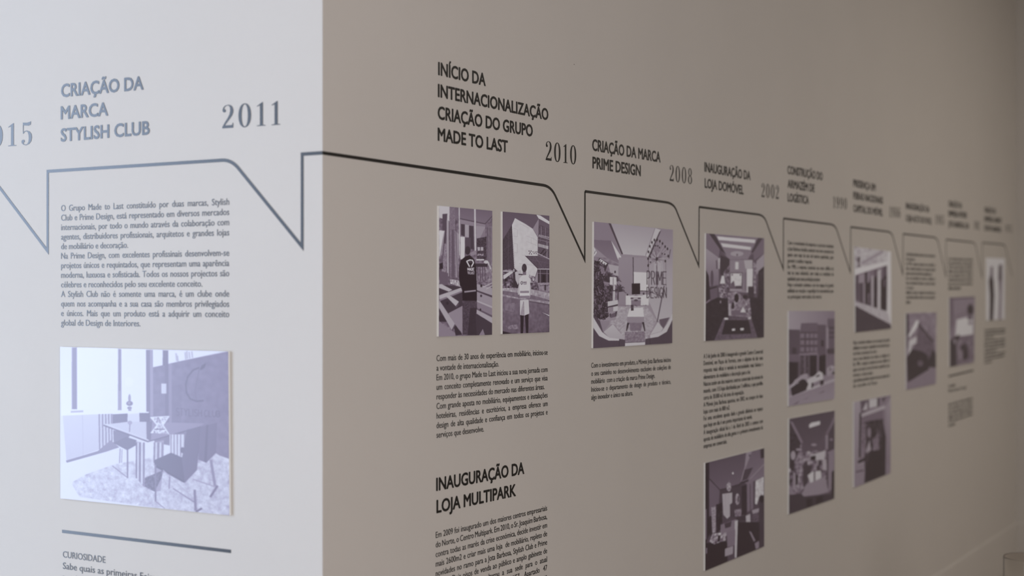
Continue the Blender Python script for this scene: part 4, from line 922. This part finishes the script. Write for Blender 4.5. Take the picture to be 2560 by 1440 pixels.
# --- crowd print
a = Art(80, 180, [(72, 808), (268, 800), (262, 1305), (75, 1340)], 0.48)
a.p(0.38, (72, 808), (106, 806), (106, 1010), (75, 1120)); a.p(0.5, (104, 808), (268, 800), (262, 860), (112, 965)); a.p(0.34, (72, 808), (268, 800), (268, 815), (74, 825)); a.p(0.86, (128, 985), (252, 952), (252, 1095), (118, 1115)); a.l(0.42, 10, (118, 958), (215, 930)); a.e(0.08, 232, 905, 24, 42); a.e(0.34, 229, 968, 20, 20); a.e(0.5, 231, 1010, 16, 14)
a.p(0.40, (140, 1112), (256, 1100), (260, 1305), (138, 1315), noise=0.05, ns=4); a.p(0.12, (78, 1150), (100, 1120), (150, 1095), (150, 1130), (128, 1170), (130, 1328), (78, 1340)); a.e(0.14, 185, 1225, 30, 62); a.e(0.12, 205, 1250, 14, 30); a.e(0.5, 160, 1250, 14, 40); a.e(0.55, 115, 1150, 10, 18)
panel('R', [(2373.5, 743.7), (2437.5, 741), (2435.5, 906), (2374.5, 917.3)], a, 'very blurred purple print of a crowd under a white backdrop')

# --- two figures print
a = Art(70, 180, [(358, 505), (497, 510), (495, 975), (360, 985)], 0.86)
a.p(0.06, (384, 640), (402, 640), (412, 690), (416, 800), (408, 988), (380, 988), (382, 800), (374, 690)); a.p(0.32, (388, 575), (406, 572), (406, 650), (385, 655)); a.p(0.42, (450, 560), (472, 555), (476, 660), (468, 982), (448, 982), (455, 780), (446, 660)); a.p(0.18, (450, 570), (475, 562), (472, 680), (454, 684))
panel('R', [(2466.8, 644.8), (2512.2, 646.4), (2511.5, 798), (2467.5, 801.5)], a, 'farthest very blurred pale print of two standing figures')


# ------------------------------------------------------------------ glass vase on a small table, bottom right
def lathe(name, prof, m, parent, centre, n=48, close=True):
    V, Fc = [], []
    k = len(prof)
    for i in range(n):
        a = 2 * math.pi * i / n
        for r, z in prof:
            V.append((centre[0] + r * math.cos(a), centre[1] + r * math.sin(a), centre[2] + z))
    for i in range(n):
        j = (i + 1) % n
        for q in range(k - 1):
            Fc.append((i * k + q, j * k + q, j * k + q + 1, i * k + q + 1))
    o = link(name, V, Fc, m, parent, loc=centre)
    bm = bmesh.new()
    bm.from_mesh(o.data)
    bmesh.ops.remove_doubles(bm, verts=bm.verts, dist=1e-5)
    bmesh.ops.recalc_face_normals(bm, faces=bm.faces)
    for f in bm.faces:
        f.smooth = True
    bm.to_mesh(o.data)
    bm.free()
    return o
vd = CO + ray(2577, 1393) * 4.0
vz, tz = vd[2], 0.40
table = thing('side_table', 'small round dark side table in front of the end wall, below the photo', 'table', (vd[0], vd[1], 0))
lathe('table_top', [(0, tz - 0.03), (0.24, tz - 0.03), (0.25, tz - 0.02), (0.25, tz - 0.006), (0.244, tz), (0, tz)], WOOD, table, (vd[0], vd[1], 0))
lathe('pedestal', [(0, 0.0), (0.17, 0.0), (0.17, 0.012), (0.03, 0.03), (0.022, 0.08), (0.022, tz - 0.03), (0, tz - 0.03)], WOOD, table, (vd[0], vd[1], 0))
hv = vz - tz
vase = lathe('glass_vase', [(0, 0.0), (0.066, 0.0), (0.0735, 0.006), (0.0735, hv - 0.002), (0.0728, hv), (0.0723, hv), (0.0727, hv - 0.002), (0.0727, 0.016), (0.064, 0.011), (0, 0.011)], GLASS, None, (vd[0], vd[1], tz))
tag(vase, 'clear round glass vase whose rim shows at the bottom right corner', 'vase')

# small marks on the painted walls
def mark(wall, px, py, r):
    c = on(wall, px, py, 0.0)
    ax = 1 if wall == 'R' else 0
    V = []
    for i in range(10):
        a = 2 * math.pi * i / 10
        p = c + NRM[wall] * 0.0006
        p[ax] += r * (0.8 + 0.2 * math.sin(3 * a)) * math.cos(a)
        p[2] += r * 1.2 * math.sin(a)
        V.append(p)
    V2 = [p - NRM[wall] * 0.0005 for p in V]
    n = len(V)
    o = link('paint_speck', V + V2, [tuple(range(n)), tuple(range(2 * n - 1, n - 1, -1))] + [(i, (i + 1) % n, n + (i + 1) % n, n + i) for i in range(n)], MARK, None, loc=tuple(c))
    return o
tag(mark('R', 1435, 161, 0.0011), 'tiny dark speck on the bare wall right of the four-line heading', 'speck')
